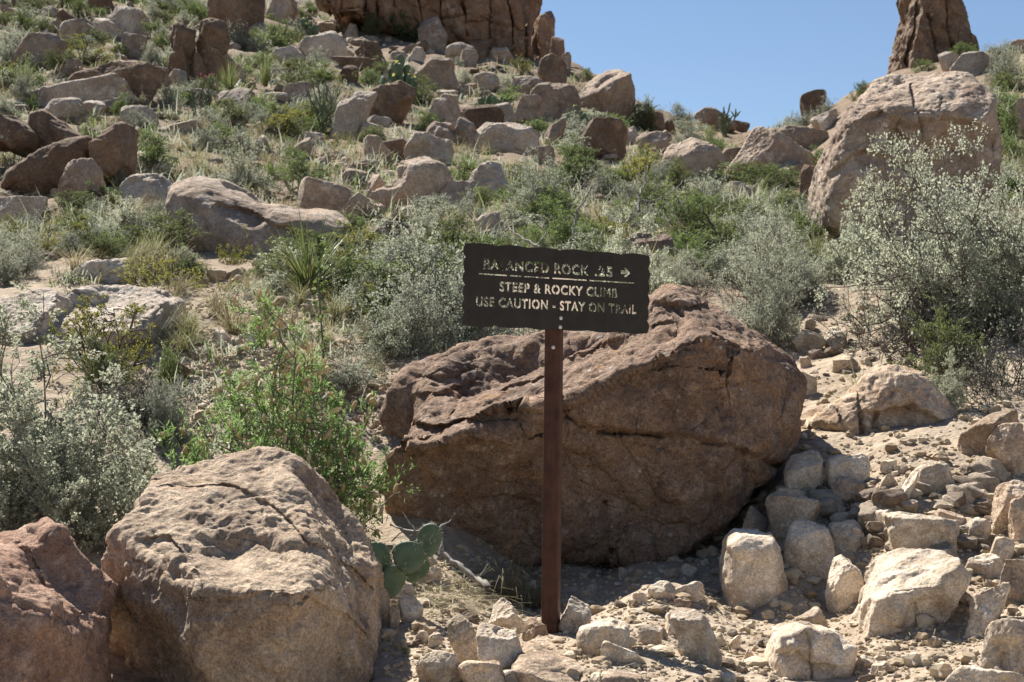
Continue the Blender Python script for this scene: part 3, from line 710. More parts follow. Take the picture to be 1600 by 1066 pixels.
# hillside, bank and foot stones: frame in the photo, form, stone, label, short name
T_ROCKS = [
 # upper left slope
 (96, 31, 158, 72, 'round', 'pale', 'pale rounded boulder partly hidden behind the yellow-green creosote, upper left', 'the pale boulder behind the creosote'),
 (141, 28, 197, 57, 'slab', 'pale', 'tilted pale slab with a dark underside in the upper left', 'the tilted pale slab', dict(roll=-14)),
 (168, 14, 231, 55, 'block', 'pale', 'big pale block behind the tilted slab at upper left', 'the big pale block'),
 (186, 54, 228, 92, 'block', 'tan', 'tan pointed rock just below the tilted pale slab', 'the tan pointed rock'),
 (30, 58, 100, 106, 'slab', 'tan', 'tan ledge with pale top and shaded front near the left edge', 'the tan ledge', dict(roll=-15)),
 (113, 98, 252, 160, 'wedge', 'dark', 'long dark slab facing the viewer, sloping down to the right', 'the long dark slab', dict(roll=-13, thick=.35)),
 (50, 120, 212, 170, 'slab', 'pale', 'long flat-topped pale rock in front of the dark slab', 'the long flat-topped rock', dict(thick=.5)),
 (172, 95, 226, 120, 'block', 'tan', 'low tan rock resting above the long dark slab', None),
 (225, 105, 262, 131, 'block', 'tan', 'small tan boulder at the right end of the dark slab', None),
 (258, 110, 290, 132, 'wedge', 'pale', 'small wedge stone left of the twin balanced rocks', None),
 (72, 154, 133, 190, 'round', 'pale', 'pale rounded rock below the long flat-topped rock', 'the pale rounded rock'),
 (129, 158, 165, 184, 'round', 'pale', 'pale lump beside the small upright green bush', None),
 (96, 255, 163, 320, 'block', 'tan', 'tan pointed boulder in front of the long dark curved boulder', 'the tan pointed boulder'),
 (192, 275, 278, 326, 'round', 'pale', 'pale low rounded boulder left of the saddle-shaped boulder', 'the pale low boulder'),
 (190, 168, 246, 194, 'slab', 'pale', 'flat pale slab left of the pink-flowered cholla', 'the flat pale slab'),
 (205, 238, 262, 278, 'slab', 'pale', 'flat pale slab under the green mesquite bush', None),
 (238, 190, 312, 212, 'slab', 'pale', 'thin pale slab below the pink-flowered cholla', None, dict(roll=8)),
 (336, 138, 398, 168, 'slab', 'pale', 'low pale slab below the grass-like yucca near the twin rocks', None),
 (350, 86, 386, 128, 'wedge', 'tan', 'tan wedge leaning on the right side of the twin rocks', None),
 (86, 14, 120, 43, 'wedge', 'dark', 'small dark rock left of the tilted pale slab', None),
 (66, 10, 98, 26, 'round', 'pale', 'small pale rock near the top left corner', None),
 (138, -10, 176, 14, 'round', 'dark', 'dark rock at the top edge above the big pale block', None),
 (0, 312, 74, 352, 'slab', 'pale', 'flat pale rock at the left edge below the dark boulders', 'the flat pale rock at the left edge'),
 (118, 404, 215, 440, 'round', 'pale', 'pale hump on the far side of the broad pale slab', None),
 (328, -20, 386, 70, 'col', 'dark', 'tall dark standing rock at the top edge left of the cliff', 'the tall standing rock'),
 (374, -20, 412, 52, 'col', 'dark', 'narrow dark rock right of the tall standing rock', None),
 (414, -8, 464, 34, 'wedge', 'tan', 'tan slanting rock at the top edge left of the cliff', 'the slanting rock', dict(roll=-25)),
 # middle slope
 (468, 53, 540, 92, 'round', 'pale', 'broad pale hump below the cliff at top centre', 'the broad pale hump'),
 (421, 74, 477, 98, 'slab', 'pale', 'flat grey-white slab left of the broad pale hump', None, dict(roll=6)),
 (535, 38, 560, 60, 'wedge', 'tan', 'small slanting rock at the cliff foot, top centre', None, dict(roll=-25)),
 (556, 66, 600, 97, 'wedge', 'dark', 'brown slanting rock left of the yellow-flowered prickly pear', 'the brown slanting rock', dict(roll=-28)),
 (524, 76, 553, 95, 'block', 'tan', 'small tan block on top of the ledge at top centre', None),
 (519, 90, 602, 110, 'slab', 'dark', 'thin dark ledge running level left of the prickly pear', 'the thin dark ledge'),
 (529, 103, 560, 128, 'block', 'dark', 'dark block tucked under the thin ledge', None),
 (655, 30, 697, 76, 'block', 'tan', 'square-faced tan block in front of the cliff', 'the square-faced block'),
 (638, 74, 664, 95, 'wedge', 'pale', 'small pale rock below the square-faced block', None, dict(roll=-30)),
 (610, 80, 640, 96, 'round', 'pale', 'low pale stone above the yellow-flowered prickly pear', None),
 (650, 91, 714, 138, 'round', 'tan', 'domed tan boulder right of the yellow-flowered prickly pear', 'the domed boulder', dict(roll=-12)),
 (698, 68, 742, 100, 'round', 'pale', 'pale hump under the cliff, left of the brown upright rock', None),
 (737, 64, 764, 92, 'block', 'dark', 'brown upright rock below the cliff', 'the brown upright rock'),
 (718, 80, 746, 104, 'block', 'tan', 'tan shaded rock in front of the brown upright rock', None),
 (764, 75, 800, 95, 'round', 'tan', 'low rock at the cliff foot near the skyline', None),
 (558, 130, 646, 192, 'wedge', 'dark', 'large dark wedge pointing down right below the prickly pear', 'the large dark wedge', dict(roll=-26)),
 (514, 146, 585, 212, 'slab', 'pale', 'white sunlit slab tilted beside the ocotillo stems', 'the white tilted slab', dict(roll=-34, thick=.5)),
 (446, 131, 485, 160, 'wedge', 'tan', 'tan slanting stone left of the ocotillo stems', None, dict(roll=-28)),
 (540, 157, 584, 182, 'block', 'dark', 'dark block between the white slab and the dark wedge', None),
 (569, 182, 610, 198, 'slab', 'pale', 'thin white slab at the foot of the dark wedge', None, dict(roll=-8)),
 (652, 150, 716, 206, 'wedge', 'tan', 'tan wedge with a sharp crest left of the long low rock', 'the sharp-crested wedge', dict(roll=-24)),
 (704, 165, 784, 200, 'wedge', 'dark', 'long low dark rock at mid slope', 'the long low dark rock', dict(roll=-14)),
 (741, 117, 779, 143, 'round', 'pale', 'pale rounded rock above the long low dark rock', None, dict(roll=-12)),
 (680, 141, 714, 157, 'slab', 'pale', 'white flat stone left of the pale rounded rock', None, dict(roll=-10)),
 (716, 132, 757, 148, 'wedge', 'tan', 'low tan wedge above the long low dark rock', None),
 (768, 163, 806, 196, 'round', 'pale', 'pale rock right of the long low dark rock', None),
 (664, 192, 716, 226, 'round', 'tan', 'round tan boulder above the cream oval boulder', 'the round tan boulder'),
 (711, 186, 744, 228, 'round', 'tan', 'smooth upright tan rock right of the round tan boulder', None),
 (742, 194, 838, 240, 'round', 'pale', 'pale cracked boulder at mid slope, right of the smooth upright rock', 'the pale cracked boulder'),
 (635, 212, 706, 254, 'round', 'pale', 'cream oval boulder above the large dark-sided boulder', 'the cream oval boulder'),
 (569, 214, 612, 252, 'wedge', 'tan', 'tan crumbly rock left of the cream oval boulder', None),
 (596, 222, 640, 254, 'block', 'dark', 'dark block against the cream oval boulder', None),
 (584, 250, 706, 326, 'round', 'tan', 'large boulder with pale top and dark shaded side, mid slope', 'the large dark-sided boulder', dict(roll=4)),
 (572, 276, 604, 322, 'block', 'tan', 'tan block split off the large dark-sided boulder', None),
 (535, 264, 579, 292, 'block', 'tan', 'tan block left of the large dark-sided boulder', None),
 (531, 255, 573, 272, 'slab', 'dark', 'flat dark rock behind the tan block', None),
 (735, 257, 802, 312, 'block', 'pale', 'pale rock with a dark hollow above the sign', 'the hollowed pale rock', dict(amp=1.6)),
 (690, 287, 740, 328, 'round', 'tan', 'tan boulder at the right foot of the dark-sided boulder', 'the tan foot boulder', dict(roll=-10)),
 (472, 207, 509, 222, 'round', 'pale', 'small white stone among grey shrubs at mid slope', 'the small white stone'),
 (398, 212, 421, 238, 'round', 'pale', 'small pale stone above the grey-green thicket at left', None),
 (455, 216, 486, 242, 'wedge', 'tan', 'grey pointed stone left of the white stone', None),
 (460, 284, 552, 338, 'slab', 'tan', 'tan slanting slab behind the saddle-shaped boulder', 'the slanting tan slab', dict(roll=-16)),
 (540, 305, 600, 346, 'slab', 'tan', 'low tan slab among the straw grass at mid slope', None, dict(roll=-12)),
 (590, 345, 650, 372, 'block', 'tan', 'clump of low brown stones above the big grey shrub', None),
 (612, 330, 648, 356, 'wedge', 'dark', 'dark chipped stone above the big grey shrub', None),
 (738, 330, 790, 372, 'block', 'tan', 'tan rock above the upper left corner of the sign', 'the tan rock above the sign'),
 # centre to saddle
 (831, 134, 905, 190, 'round', 'tan', 'big tan rounded boulder near the skyline', 'the tan skyline boulder', dict(roll=-14)),
 (798, 120, 848, 150, 'round', 'tan', 'rounded tan hump under the broken cliff foot', None, dict(roll=-12)),
 (798, 150, 848, 194, 'slab', 'tan', 'layered tan rock left of the skyline boulder', None, dict(roll=-26, strata=.03)),
 (842, 88, 884, 138, 'block', 'dark', 'steep broken brown rock under the cliff corner', 'the broken cliff foot'),
 (800, -30, 846, 88, 'block', 'cliff', 'tall split rock column at the right end of the cliff', None, dict(thick=1.2, seed=41)),
 (832, 22, 866, 96, 'block', 'cliff', 'shorter rock column stepping down from the cliff end', None, dict(thick=1.2, seed=44)),
 (860, 60, 882, 104, 'block', 'cliff', 'low broken block below the last cliff column on the skyline', None),
 (878, 83, 892, 112, 'col', 'tan', 'small standing stone on the skyline beside the cliff', None),
 (904, 110, 990, 185, 'slab', 'tan', 'tan outcrop falling along the skyline', 'the skyline outcrop', dict(roll=-32, thick=1.2)),
 (905, 192, 978, 248, 'block', 'dark', 'dark-fronted boulder with pale top below the skyline outcrop', 'the dark-fronted boulder', dict(roll=-8)),
 (845, 186, 884, 224, 'wedge', 'tan', 'tan slanting rock right of the pale cracked boulder', None, dict(roll=-32)),
 (798, 204, 840, 238, 'slab', 'dark', 'brown slanting rock beside the pale cracked boulder', None, dict(roll=-18)),
 (830, 230, 866, 254, 'block', 'tan', 'small flat-topped block below the brown slanting rock', 'the small flat-topped block'),
 (964, 199, 1000, 228, 'wedge', 'pale', 'pale rock beside the dark-fronted boulder', None),
 (996, 207, 1042, 238, 'round', 'tan', 'round tan rock left of the oval egg-shaped boulder', None),
 (1018, 205, 1048, 222, 'round', 'tan', 'low tan rock behind the egg-shaped boulder', None),
 (1012, 178, 1038, 208, 'block', 'dark', 'dark rock under the skyline bush', None),
 (1036, 190, 1056, 206, 'block', 'dark', 'small dark stone on the saddle skyline', None),
 (1038, 217, 1128, 280, 'round', 'tan', 'oval egg-shaped boulder with dark underside, right of centre', 'the egg-shaped boulder', dict(roll=-8)),
 (1087, 172, 1147, 206, 'wedge', 'tan', 'tan peaked rock on the saddle skyline', 'the peaked saddle rock'),
 (1143, 190, 1170, 206, 'block', 'dark', 'small dark rock right of the peaked saddle rock', None),
 (1143, 203, 1270, 275, 'slab', 'tan', 'large flat tan slab tilted toward the viewer near the saddle', 'the large tilted slab', dict(roll=-20, thick=.6)),
 (1127, 232, 1184, 264, 'round', 'tan', 'round tan rock at the left foot of the large tilted slab', None),
 (1212, 200, 1292, 234, 'round', 'tan', 'rounded tan rock with dark side behind the tilted slab', 'the rounded saddle rock', dict(roll=-5)),
 (1252, 144, 1288, 184, 'block', 'dark', 'upright brown stone standing on the skyline', 'the upright skyline stone'),
 (1270, 172, 1312, 200, 'slab', 'pale', 'white-grey slab below the upright skyline stone', None, dict(roll=16)),
 (1250, 262, 1286, 314, 'block', 'dark', 'dark cracked block at the left foot of the giant rounded boulder', None),
 (1484, 85, 1545, 118, 'slab', 'pale', 'flat grey slab right of the rock pinnacle', 'the flat grey slab', dict(roll=8)),
 (1576, 158, 1625, 216, 'block', 'tan', 'pale split rock at the right picture edge', 'the split rock at the right edge', dict(roll=20)),
 (1577, 62, 1625, 80, 'round', 'tan', 'rounded rock on the right skyline', None),
 (1466, 84, 1500, 112, 'wedge', 'pale', 'broken pale rocks at the pinnacle foot', None, dict(roll=24)),
 (975, 362, 1060, 410, 'round', 'tan', 'tan hump showing above the sign among bright bushes', 'the tan hump above the sign'),
 (917, 303, 946, 322, 'block', 'tan', 'small orange-brown stone in the shrubs above the sign', None),
 (1160, 292, 1180, 312, 'block', 'pale', 'small pale stone in the brush left of the giant boulder', None),
 # right bank
 (1195, 762, 1282, 828, 'round', 'near', 'oval brown stone wedged under the right end of the huge boulder', 'the oval wedged stone'),
 (1222, 703, 1288, 765, 'block', 'rubble', 'pale square stone beside the right end of the huge boulder', 'the pale square stone'),
 (1288, 708, 1358, 765, 'round', 'rubble', 'rounded tan stone below the crumbling outcrop', 'the rounded tan stone'),
 (1294, 744, 1350, 792, 'round', 'rubble', 'round stone with a dark side, second below the outcrop', None),
 (1396, 736, 1434, 786, 'wedge', 'rubble', 'narrow upright stone in the rubble below the outcrop', None, dict(roll=-30)),
 (1424, 720, 1492, 770, 'round', 'rubble', 'tan boulder at the right foot of the crumbling outcrop', None),
 (1374, 718, 1402, 738, 'slab', 'rubble', 'small flat pale stone on the outcrop foot', None),
 (1374, 740, 1400, 760, 'block', 'rubble', 'small pale cube stone in the rubble below the outcrop', None),
 (1362, 760, 1388, 784, 'round', 'rubble', 'small oval stone low in the rubble below the outcrop', None),
 (1384, 800, 1508, 868, 'block', 'rubble', 'broad sloping tan stone above the big angular block', 'the broad sloping stone', dict(roll=-6)),
 (1282, 812, 1352, 872, 'block', 'rubble', 'sunlit pale stone right of the half-shaded bank', 'the sunlit pale stone'),
 (1290, 868, 1352, 950, 'block', 'rubble', 'pale upright stone at the shadow edge below the sunlit pale stone', None),
 (1222, 812, 1306, 955, 'round', 'rubble', 'chalky bank stone in shade between the grey stone and the sunlit one', None, dict(amp=.6, Y=6.1, sink=.25)),
 (1368, 795, 1412, 830, 'wedge', 'rubble', 'small leaning stone left of the broad sloping stone', None, dict(roll=35)),
 (1330, 822, 1362, 852, 'wedge', 'rubble', 'small pointed stone left of the broad sloping stone', None),
 (1500, 908, 1578, 992, 'block', 'rubble', 'pointed tan stone right of the big angular block', 'the pointed tan stone', dict(roll=-25)),
 (1504, 866, 1572, 902, 'slab', 'rubble', 'flat pale stone with a pinkish end behind the pointed stone', None),
 (1546, 750, 1625, 832, 'block', 'near', 'dark cracked rock pair at the right edge above the rubble', 'the dark cracked rock'),
 (1572, 770, 1630, 850, 'block', 'near', 'brown rock in front of the cracked rock at the right edge', None),
 (1512, 808, 1550, 846, 'round', 'rubble', 'white egg-like stone in the rubble at right', 'the white egg-like stone'),
 (1545, 838, 1586, 876, 'block', 'rubble', 'pale two-toned stone below the white egg-like stone', None),
 (1458, 796, 1508, 828, 'slab', 'rubble', 'thin slanting stone on the broad sloping stone', None, dict(roll=-25)),
 (1556, 872, 1630, 942, 'slab', 'rubble', 'pinkish slab at the right edge behind the pointed stone', None),
 (1532, 962, 1640, 1062, 'block', 'rubble', 'large rough stone in the lower right corner', 'the lower right corner stone'),
 (1336, 1024, 1378, 1042, 'slab', 'rubble', 'thin flat stone at the left foot of the big angular block', None),
 (1360, 1033, 1396, 1054, 'round', 'rubble', 'small smooth pebble-shaped stone beside the thin flat stone', None),
 (1244, 950, 1292, 984, 'wedge', 'rubble', 'white wedge stone at the edge of the shadow on the trail', None, dict(roll=-15)),
 (1466, 1040, 1600, 1110, 'slab', 'rubble', 'low pale slab at the bottom edge in the right corner', None),
 (1500, 640, 1605, 720, 'block', 'near', 'dark crumbling bank rock in the shade of the right shrub', 'the dark bank rock', dict(roll=15)),
 (1540, 660, 1610, 740, 'block', 'near', 'grey jointed rock at the right edge under the shrub', None),
 # trail up the middle right
 (1236, 580, 1276, 616, 'block', 'rubble', 'tan block on the trail just right of the huge boulder', 'the tan block on the trail'),
 (1236, 515, 1290, 550, 'wedge', 'rubble', 'slanting brown stone where the trail bends, upper right', 'the slanting trail stone', dict(roll=38)),
 (1284, 510, 1326, 542, 'wedge', 'rubble', 'yellowish peaked stone on the trail bend', None),
 (1298, 524, 1324, 544, 'round', 'rubble', 'small orange stone at the trail bend', None),
 (1336, 470, 1376, 490, 'slab', 'rubble', 'flat pale step stone higher up the trail', None),
 (1340, 486, 1392, 506, 'slab', 'rubble', 'second flat pale step stone on the trail under the shrub', None),
 (1388, 452, 1440, 478, 'slab', 'rubble', 'pale flat stone under the big pale shrub at right', None),
 (1262, 545, 1290, 560, 'slab', 'rubble', 'small flat step stone above the tan trail block', None),
 (1248, 556, 1268, 574, 'round', 'rubble', 'small round stone on the trail edge above the tan block', None),
 (1300, 555, 1345, 580, 'slab', 'rubble', 'low flat stone beside the grass at the trail bend', None),
 # around the sign foot
 (872, 932, 924, 988, 'block', 'rubble', 'cube-shaped pale stone right against the sign post', 'the cube-shaped stone'),
 (900, 968, 984, 1022, 'round', 'rubble', 'smooth pale stone leaning beside the cube-shaped one', 'the smooth leaning stone', dict(roll=-22)),
 (938, 1000, 1008, 1034, 'slab', 'rubble', 'thin pale stone under the smooth leaning one', None, dict(roll=-25)),
 (1046, 952, 1128, 1032, 'round', 'rubble', 'tall pale stone standing alone on the trail right of the sign', 'the lone pale stone', dict(roll=28)),
 (1036, 956, 1078, 994, 'block', 'rubble', 'small stone touching the lone pale stone', None),
 (995, 978, 1036, 1008, 'slab', 'rubble', 'low stone left of the lone pale stone', None),
 (698, 962, 778, 1040, 'slab', 'rubble', 'long pale stone leaning left of the sign post', 'the long leaning stone', dict(roll=34, thick=.5)),
 (744, 975, 834, 1054, 'block', 'rubble', 'pale angular stone between the long leaning stone and the post', 'the pale angular stone', dict(roll=20)),
 (764, 936, 828, 990, 'block', 'rubble', 'white angular stone left of the post, at the back of the pile', None, dict(roll=20)),
 (815, 965, 858, 1000, 'block', 'rubble', 'small stone tight against the left of the post', None),
 (716, 1030, 800, 1085, 'block', 'near', 'brown shaded stone at the bottom of the pile left of the post', None),
 (650, 1015, 722, 1075, 'slab', 'rubble', 'flat white stone at the bottom edge beside the small green weed', None, dict(roll=-10)),
 (775, 1046, 812, 1075, 'round', 'rubble', 'small white stone at the bottom edge below the pile', None),
 (622, 930, 664, 972, 'block', 'rubble', 'square pale stone behind the prickly pear', 'the square pale stone'),
 (604, 948, 626, 980, 'round', 'rubble', 'pale pebble against the right side of the rough boulder', None),
 (648, 985, 672, 1004, 'block', 'rubble', 'small square stone right of the rough boulder', None),
 (668, 988, 692, 1010, 'round', 'rubble', 'small dark-sided stone next to the small square stone', None),
 (612, 908, 655, 935, 'slab', 'rubble', 'low flat stone under the prickly pear pads', None),
 (655, 885, 690, 912, 'wedge', 'near', 'brown shard behind the prickly pear', None),
 (1012, 908, 1056, 936, 'round', 'rubble', 'left of the two larger stones in the boulder shadow', 'the two shaded stones'),
 (1050, 908, 1102, 934, 'round', 'rubble', 'right of the two larger stones in the boulder shadow', None),
 (988, 925, 1012, 946, 'block', 'rubble', 'small grey stone left of the two shaded stones', None),
 (1052, 934, 1080, 950, 'round', 'rubble', 'small stone in front of the right shaded stone', None),
 (1036, 888, 1062, 904, 'slab', 'rubble', 'thin stone behind the two shaded stones', None, dict(roll=12)),
 (1064, 880, 1090, 900, 'block', 'rubble', 'loose block behind the right shaded stone', None),
 (966, 886, 982, 902, 'block', 'rubble', 'small stone right under the belly of the huge boulder', None),
 (915, 912, 934, 930, 'round', 'rubble', 'small shaded stone just right of the sign post', None),
 (1158, 790, 1200, 850, 'block', 'near', 'dark stone under the right overhang of the huge boulder', None),
 (1140, 992, 1158, 1014, 'wedge', 'rubble', 'tiny peaked stone on the trail right of the lone stone', None),
 (1162, 1014, 1178, 1030, 'round', 'rubble', 'tiny tan stone on the bright trail', None),
 (1122, 1050, 1150, 1066, 'round', 'rubble', 'white pebble at the bottom edge of the trail', None),
 (300, 640, 322, 664, 'block', 'near', 'brown stone half hidden behind the acacia', None),
 (262, 655, 296, 690, 'wedge', 'pale', 'pale stone between the pale shrub and the acacia', None),
 (255, 560, 300, 590, 'slab', 'dark', 'dark stone in the gravel left of the acacia', None),
 (330, 512, 362, 536, 'slab', 'rubble', 'flat pale stone in the gravel above the acacia', 'the flat gravel stone'),
 (380, 520, 410, 540, 'block', 'rubble', 'chunky pale stone in the gravel right of the flat one', None),
]
for r_ in T_ROCKS:
    kw = r_[8] if len(r_) > 8 else {}
    small = (r_[2] - r_[0]) * (r_[3] - r_[1]) < 4600 and r_[5] == 'rubble'
    mt = ('near', 'tan', 'rubble', 'rubble', 'rubble')[int(r_[0] * 3 + r_[1]) % 5] if r_[5] == 'rubble' and r_[2] - r_[0] < 75 and 'pale' not in r_[6] and 'white' not in r_[6] else r_[5]
    rock(*r_[:5], mt, r_[6], ref=r_[7], name='stone' if small else 'boulder', cat='stone' if small else 'boulder', **kw)

# the twin balanced rocks: one outcrop, two heads on a pedestal
g_ = ground_hit(312, 126)
tw = empty('rock_outcrop', P(312, 126, g_[1]))
tag(tw, 'pair of rounded brown rock heads standing on a split pedestal', 'rock outcrop')
for nm, fr, sd in (('rock_head', (263, 33, 308, 88), 3), ('rock_head', (304, 25, 360, 92), 8)):
    rock(*fr, 'round', 'dark', None, name=nm, Y=g_[1], seed=sd, parent=tw, sink=.2, thick=.8)
for fr, sd in (((262, 70, 306, 128), 5), ((296, 82, 326, 130), 6), ((318, 74, 358, 128), 9)):
    rock(*fr, 'col', 'dark', None, name='pedestal', Y=g_[1], seed=sd, parent=tw, sink=.4, thick=.9)
ROCKS.append((262, 25, 360, 126, g_[1], 'the twin balanced rocks', 'rock_outcrop'))

# the cliff at the top: one wall of jointed columns
hero('cliff', 'brown jointed cliff wall along the top edge, left of the sky', 'cliff', 'cliff',
     [(472, 40), (478, -20), (500, -80), (600, -130), (720, -120), (790, -60), (804, -20), (816, 6), (824, 30), (834, 60), (838, 100), (800, 110), (660, 95), (540, 70)],
     (665, 10), 48.5, 3.2, 5.0, cracks=[([(x + 6, -90), (x, -20), (x + d, 40), (x + d * 1.4, 100)], 1.6, .8) for x, d in ((512, 5), (536, -4), (566, 6), (588, 3), (618, -5), (650, 8), (690, -3), (722, 6), (762, 4), (790, 10), (814, 8), (834, 8))]
     + [([(500, 20), (560, 12), (600, 30)], 1.5, .5), ([(690, 30), (740, 20), (780, 40)], 1.5, .5), ([(640, 50), (690, 42)], 1.5, .5), ([(800, 40), (850, 60)], 1.5, .4)],
     level=8, seed=63, amp=1.0, fins=0.05, nfac=160, strata=0.015, sdir=(.2, .1, 1), sfreq=7, zf=.8)
ROCKS.append((476, 0, 862, 86, 46, 'the cliff', 'cliff'))

# ------------------------------------------------------------------ plants
def unit(v): return v / (np.linalg.norm(v, axis=-1, keepdims=True) + 1e-12)

def tubes(paths, sides=4):
    """paths: list of (points (n,3), radii (n,)); returns verts, quads"""
    V, Q, o = [], [], 0
    ang = np.linspace(0, 2 * math.pi, sides, endpoint=False); ca, sa = np.cos(ang), np.sin(ang)
    for pts, rad in paths:
        pts = np.asarray(pts, float); n = len(pts)
        t = unit(np.gradient(pts, axis=0))
        ref = np.array([0.31, 0.17, 0.93]) if abs(t[0, 2]) < .8 else np.array([1.0, .2, .1])
        a = unit(np.cross(t, ref)); b = np.cross(t, a)
        r = np.asarray(rad, float)[:, None, None]
        ring = pts[:, None] + r * (a[:, None] * ca[None, :, None] + b[:, None] * sa[None, :, None])
        V.append(ring.reshape(-1, 3))
        i, j = np.meshgrid(np.arange(n - 1), np.arange(sides), indexing='ij')
        p = o + i * sides + j; q = o + i * sides + (j + 1) % sides
        Q.append(np.stack([p, q, q + sides, p + sides], -1).reshape(-1, 4)); o += n * sides
    return np.concatenate(V), np.concatenate(Q)

def leaves(pos, rng, length, width, axis=None, spread=1.0, fold=0.25, var=0.35, up=0.0):
    """folded diamond leaves at the given points"""
    n = len(pos)
    d = rng.normal(size=(n, 3)) * spread
    if axis is not None: d = d + axis
    d[:, 2] += up
    d = unit(d); s = unit(np.cross(d, rng.normal(size=(n, 3)))); nn = np.cross(d, s)
    sc = (1 + rng.uniform(-var, var, n))[:, None]
    l = length * sc; w_ = width * sc
    a = pos; tip = pos + d * l
    m = pos + d * l * .5
    b = m + s * w_ * .5 + nn * w_ * fold; c = m - s * w_ * .5 + nn * w_ * fold
    v = np.stack([a, b, tip, c], 1).reshape(-1, 3)
    q = np.arange(4 * n).reshape(n, 4)
    return v, q

def blades(n, rng, length, width, tilt, droop=0.3, base=0.03, segs=3, var=.4):
    """grass or sotol blades from one root"""
    az = rng.uniform(0, 2 * math.pi, n); ti = np.abs(rng.normal(size=n)) * tilt if tilt < 1 else np.arccos(rng.uniform(math.cos(min(tilt, 1.62)), 1, n))
    ti = np.clip(ti, 0, 1.65)
    h = np.stack([np.cos(az), np.sin(az), 0 * az], -1); L_ = length * (1 + rng.uniform(-var, var, n))
    s = np.stack([-np.sin(az), np.cos(az), 0 * az], -1)
    root = h * rng.uniform(0, base, n)[:, None] + s * rng.uniform(-base, base, n)[:, None]
    V = []
    for k in range(segs + 1):
        q = k / segs
        a = ti + droop * q * q * rng.uniform(.4, 1.6, n)
        p = root + (h * np.sin(a)[:, None] + np.array([0, 0, 1]) * np.cos(a)[:, None]) * (L_ * q)[:, None]
        wd = width * (1 - q ** 1.6) * .5 + width * .03
        V.append(p + s * wd); V.append(p - s * wd)
    V = np.stack(V, 1)      # n, 2(segs+1), 3
    m = 2 * (segs + 1)
    base_i = (np.arange(n) * m)[:, None, None]
    q = np.array([[2 * k, 2 * k + 1, 2 * k + 3, 2 * k + 2] for k in range(segs)])[None]
    return V.reshape(-1, 3), (base_i + q).reshape(-1, 4)

def bush(seed, H, W, nstem=14, kids=6, twigs=5, per=10, rad=0.006, lean=0.0, fill=0.25, open_=1.0, wig=0.18, crown=0.25):
    """woody shrub skeleton inside a dome: stem paths and leaf points with twig directions"""
    rng = np.random.RandomState(seed)
    paths, lp, ld = [], [], []
    for i in range(nstem):
        az = 2 * math.pi * (i + rng.uniform(-.4, .4)) / nstem
        el = math.acos(rng.uniform(0.12, 1) ** open_)
        k = rng.uniform(.7, 1.05)
        end = np.array([math.cos(az) * math.sin(el) * W / 2, math.sin(az) * math.sin(el) * W / 2, math.cos(el) * H]) * k
        end[2] = max(end[2], H * .15)
        root = np.array([math.cos(az), math.sin(az), 0]) * W * .04 * rng.uniform(.3, 1.5); root[2] = -0.04
        n = 7; t = np.linspace(0, 1, n)[:, None]
        mid = np.array([end[0] * .35, end[1] * .35, end[2] * .6])
        pts = (1 - t) ** 2 * root + 2 * t * (1 - t) * mid + t * t * end
        pts[1:] += rng.normal(size=(n - 1, 3)) * H * .035 * (wig / .18)
        r0 = rad * rng.uniform(.7, 1.3)
        paths.append((pts, r0 * np.linspace(1, .35, n)))
        for j in range(kids):
            q = rng.uniform(.25, 1.0); a = pts[0] + 0; x = q * (n - 1); i0 = min(int(x), n - 2)
            a = pts[i0] + (pts[i0 + 1] - pts[i0]) * (x - i0); ax = unit(pts[i0 + 1] - pts[i0])
            d = unit(ax * .7 + rng.normal(size=3) * .6 + np.array([0, 0, .25]))
            ln = H * rng.uniform(.22, .42) * (1.1 - .4 * q)
            m = 5; tt = np.linspace(0, 1, m)[:, None]
            kp = a + d * ln * tt + np.cumsum(rng.normal(size=(m, 3)) * ln * wig * .35, 0) * (tt > 0)
            paths.append((kp, r0 * .45 * np.linspace(1, .4, m)))
            for u_ in range(twigs):
                x = rng.uniform(.2, 1) * (m - 1); i1 = min(int(x), m - 2)
                b = kp[i1] + (kp[i1 + 1] - kp[i1]) * (x - i1)
                e = unit(d * .6 + rng.normal(size=3) * .7 + np.array([0, 0, .3]))
                l2 = ln * rng.uniform(.25, .5)
                tp = b + e * l2 * np.linspace(0, 1, 3)[:, None]; tp[1] += rng.normal(size=3) * l2 * .08
                paths.append((tp, r0 * .22 * np.array([1, .8, .5])))
                s = rng.uniform(0, 1, per) ** (.6 if crown < .5 else .35)
                lp.append(b + e * l2 * (s * 1.05)[:, None] + rng.normal(size=(per, 3)) * H * .012); ld.append(np.tile(e, (per, 1)))
    return rng, paths, np.concatenate(lp), np.concatenate(ld)

def join(parts):
    """[(verts, quads, material index)] -> one mesh's data"""
    V, Q, I, o = [], [], [], 0
    for v, q, mi in parts:
        V.append(v); Q.append(q + o); I.append(np.full(len(q), mi)); o += len(v)
    return np.concatenate(V), np.concatenate(Q), np.concatenate(I)

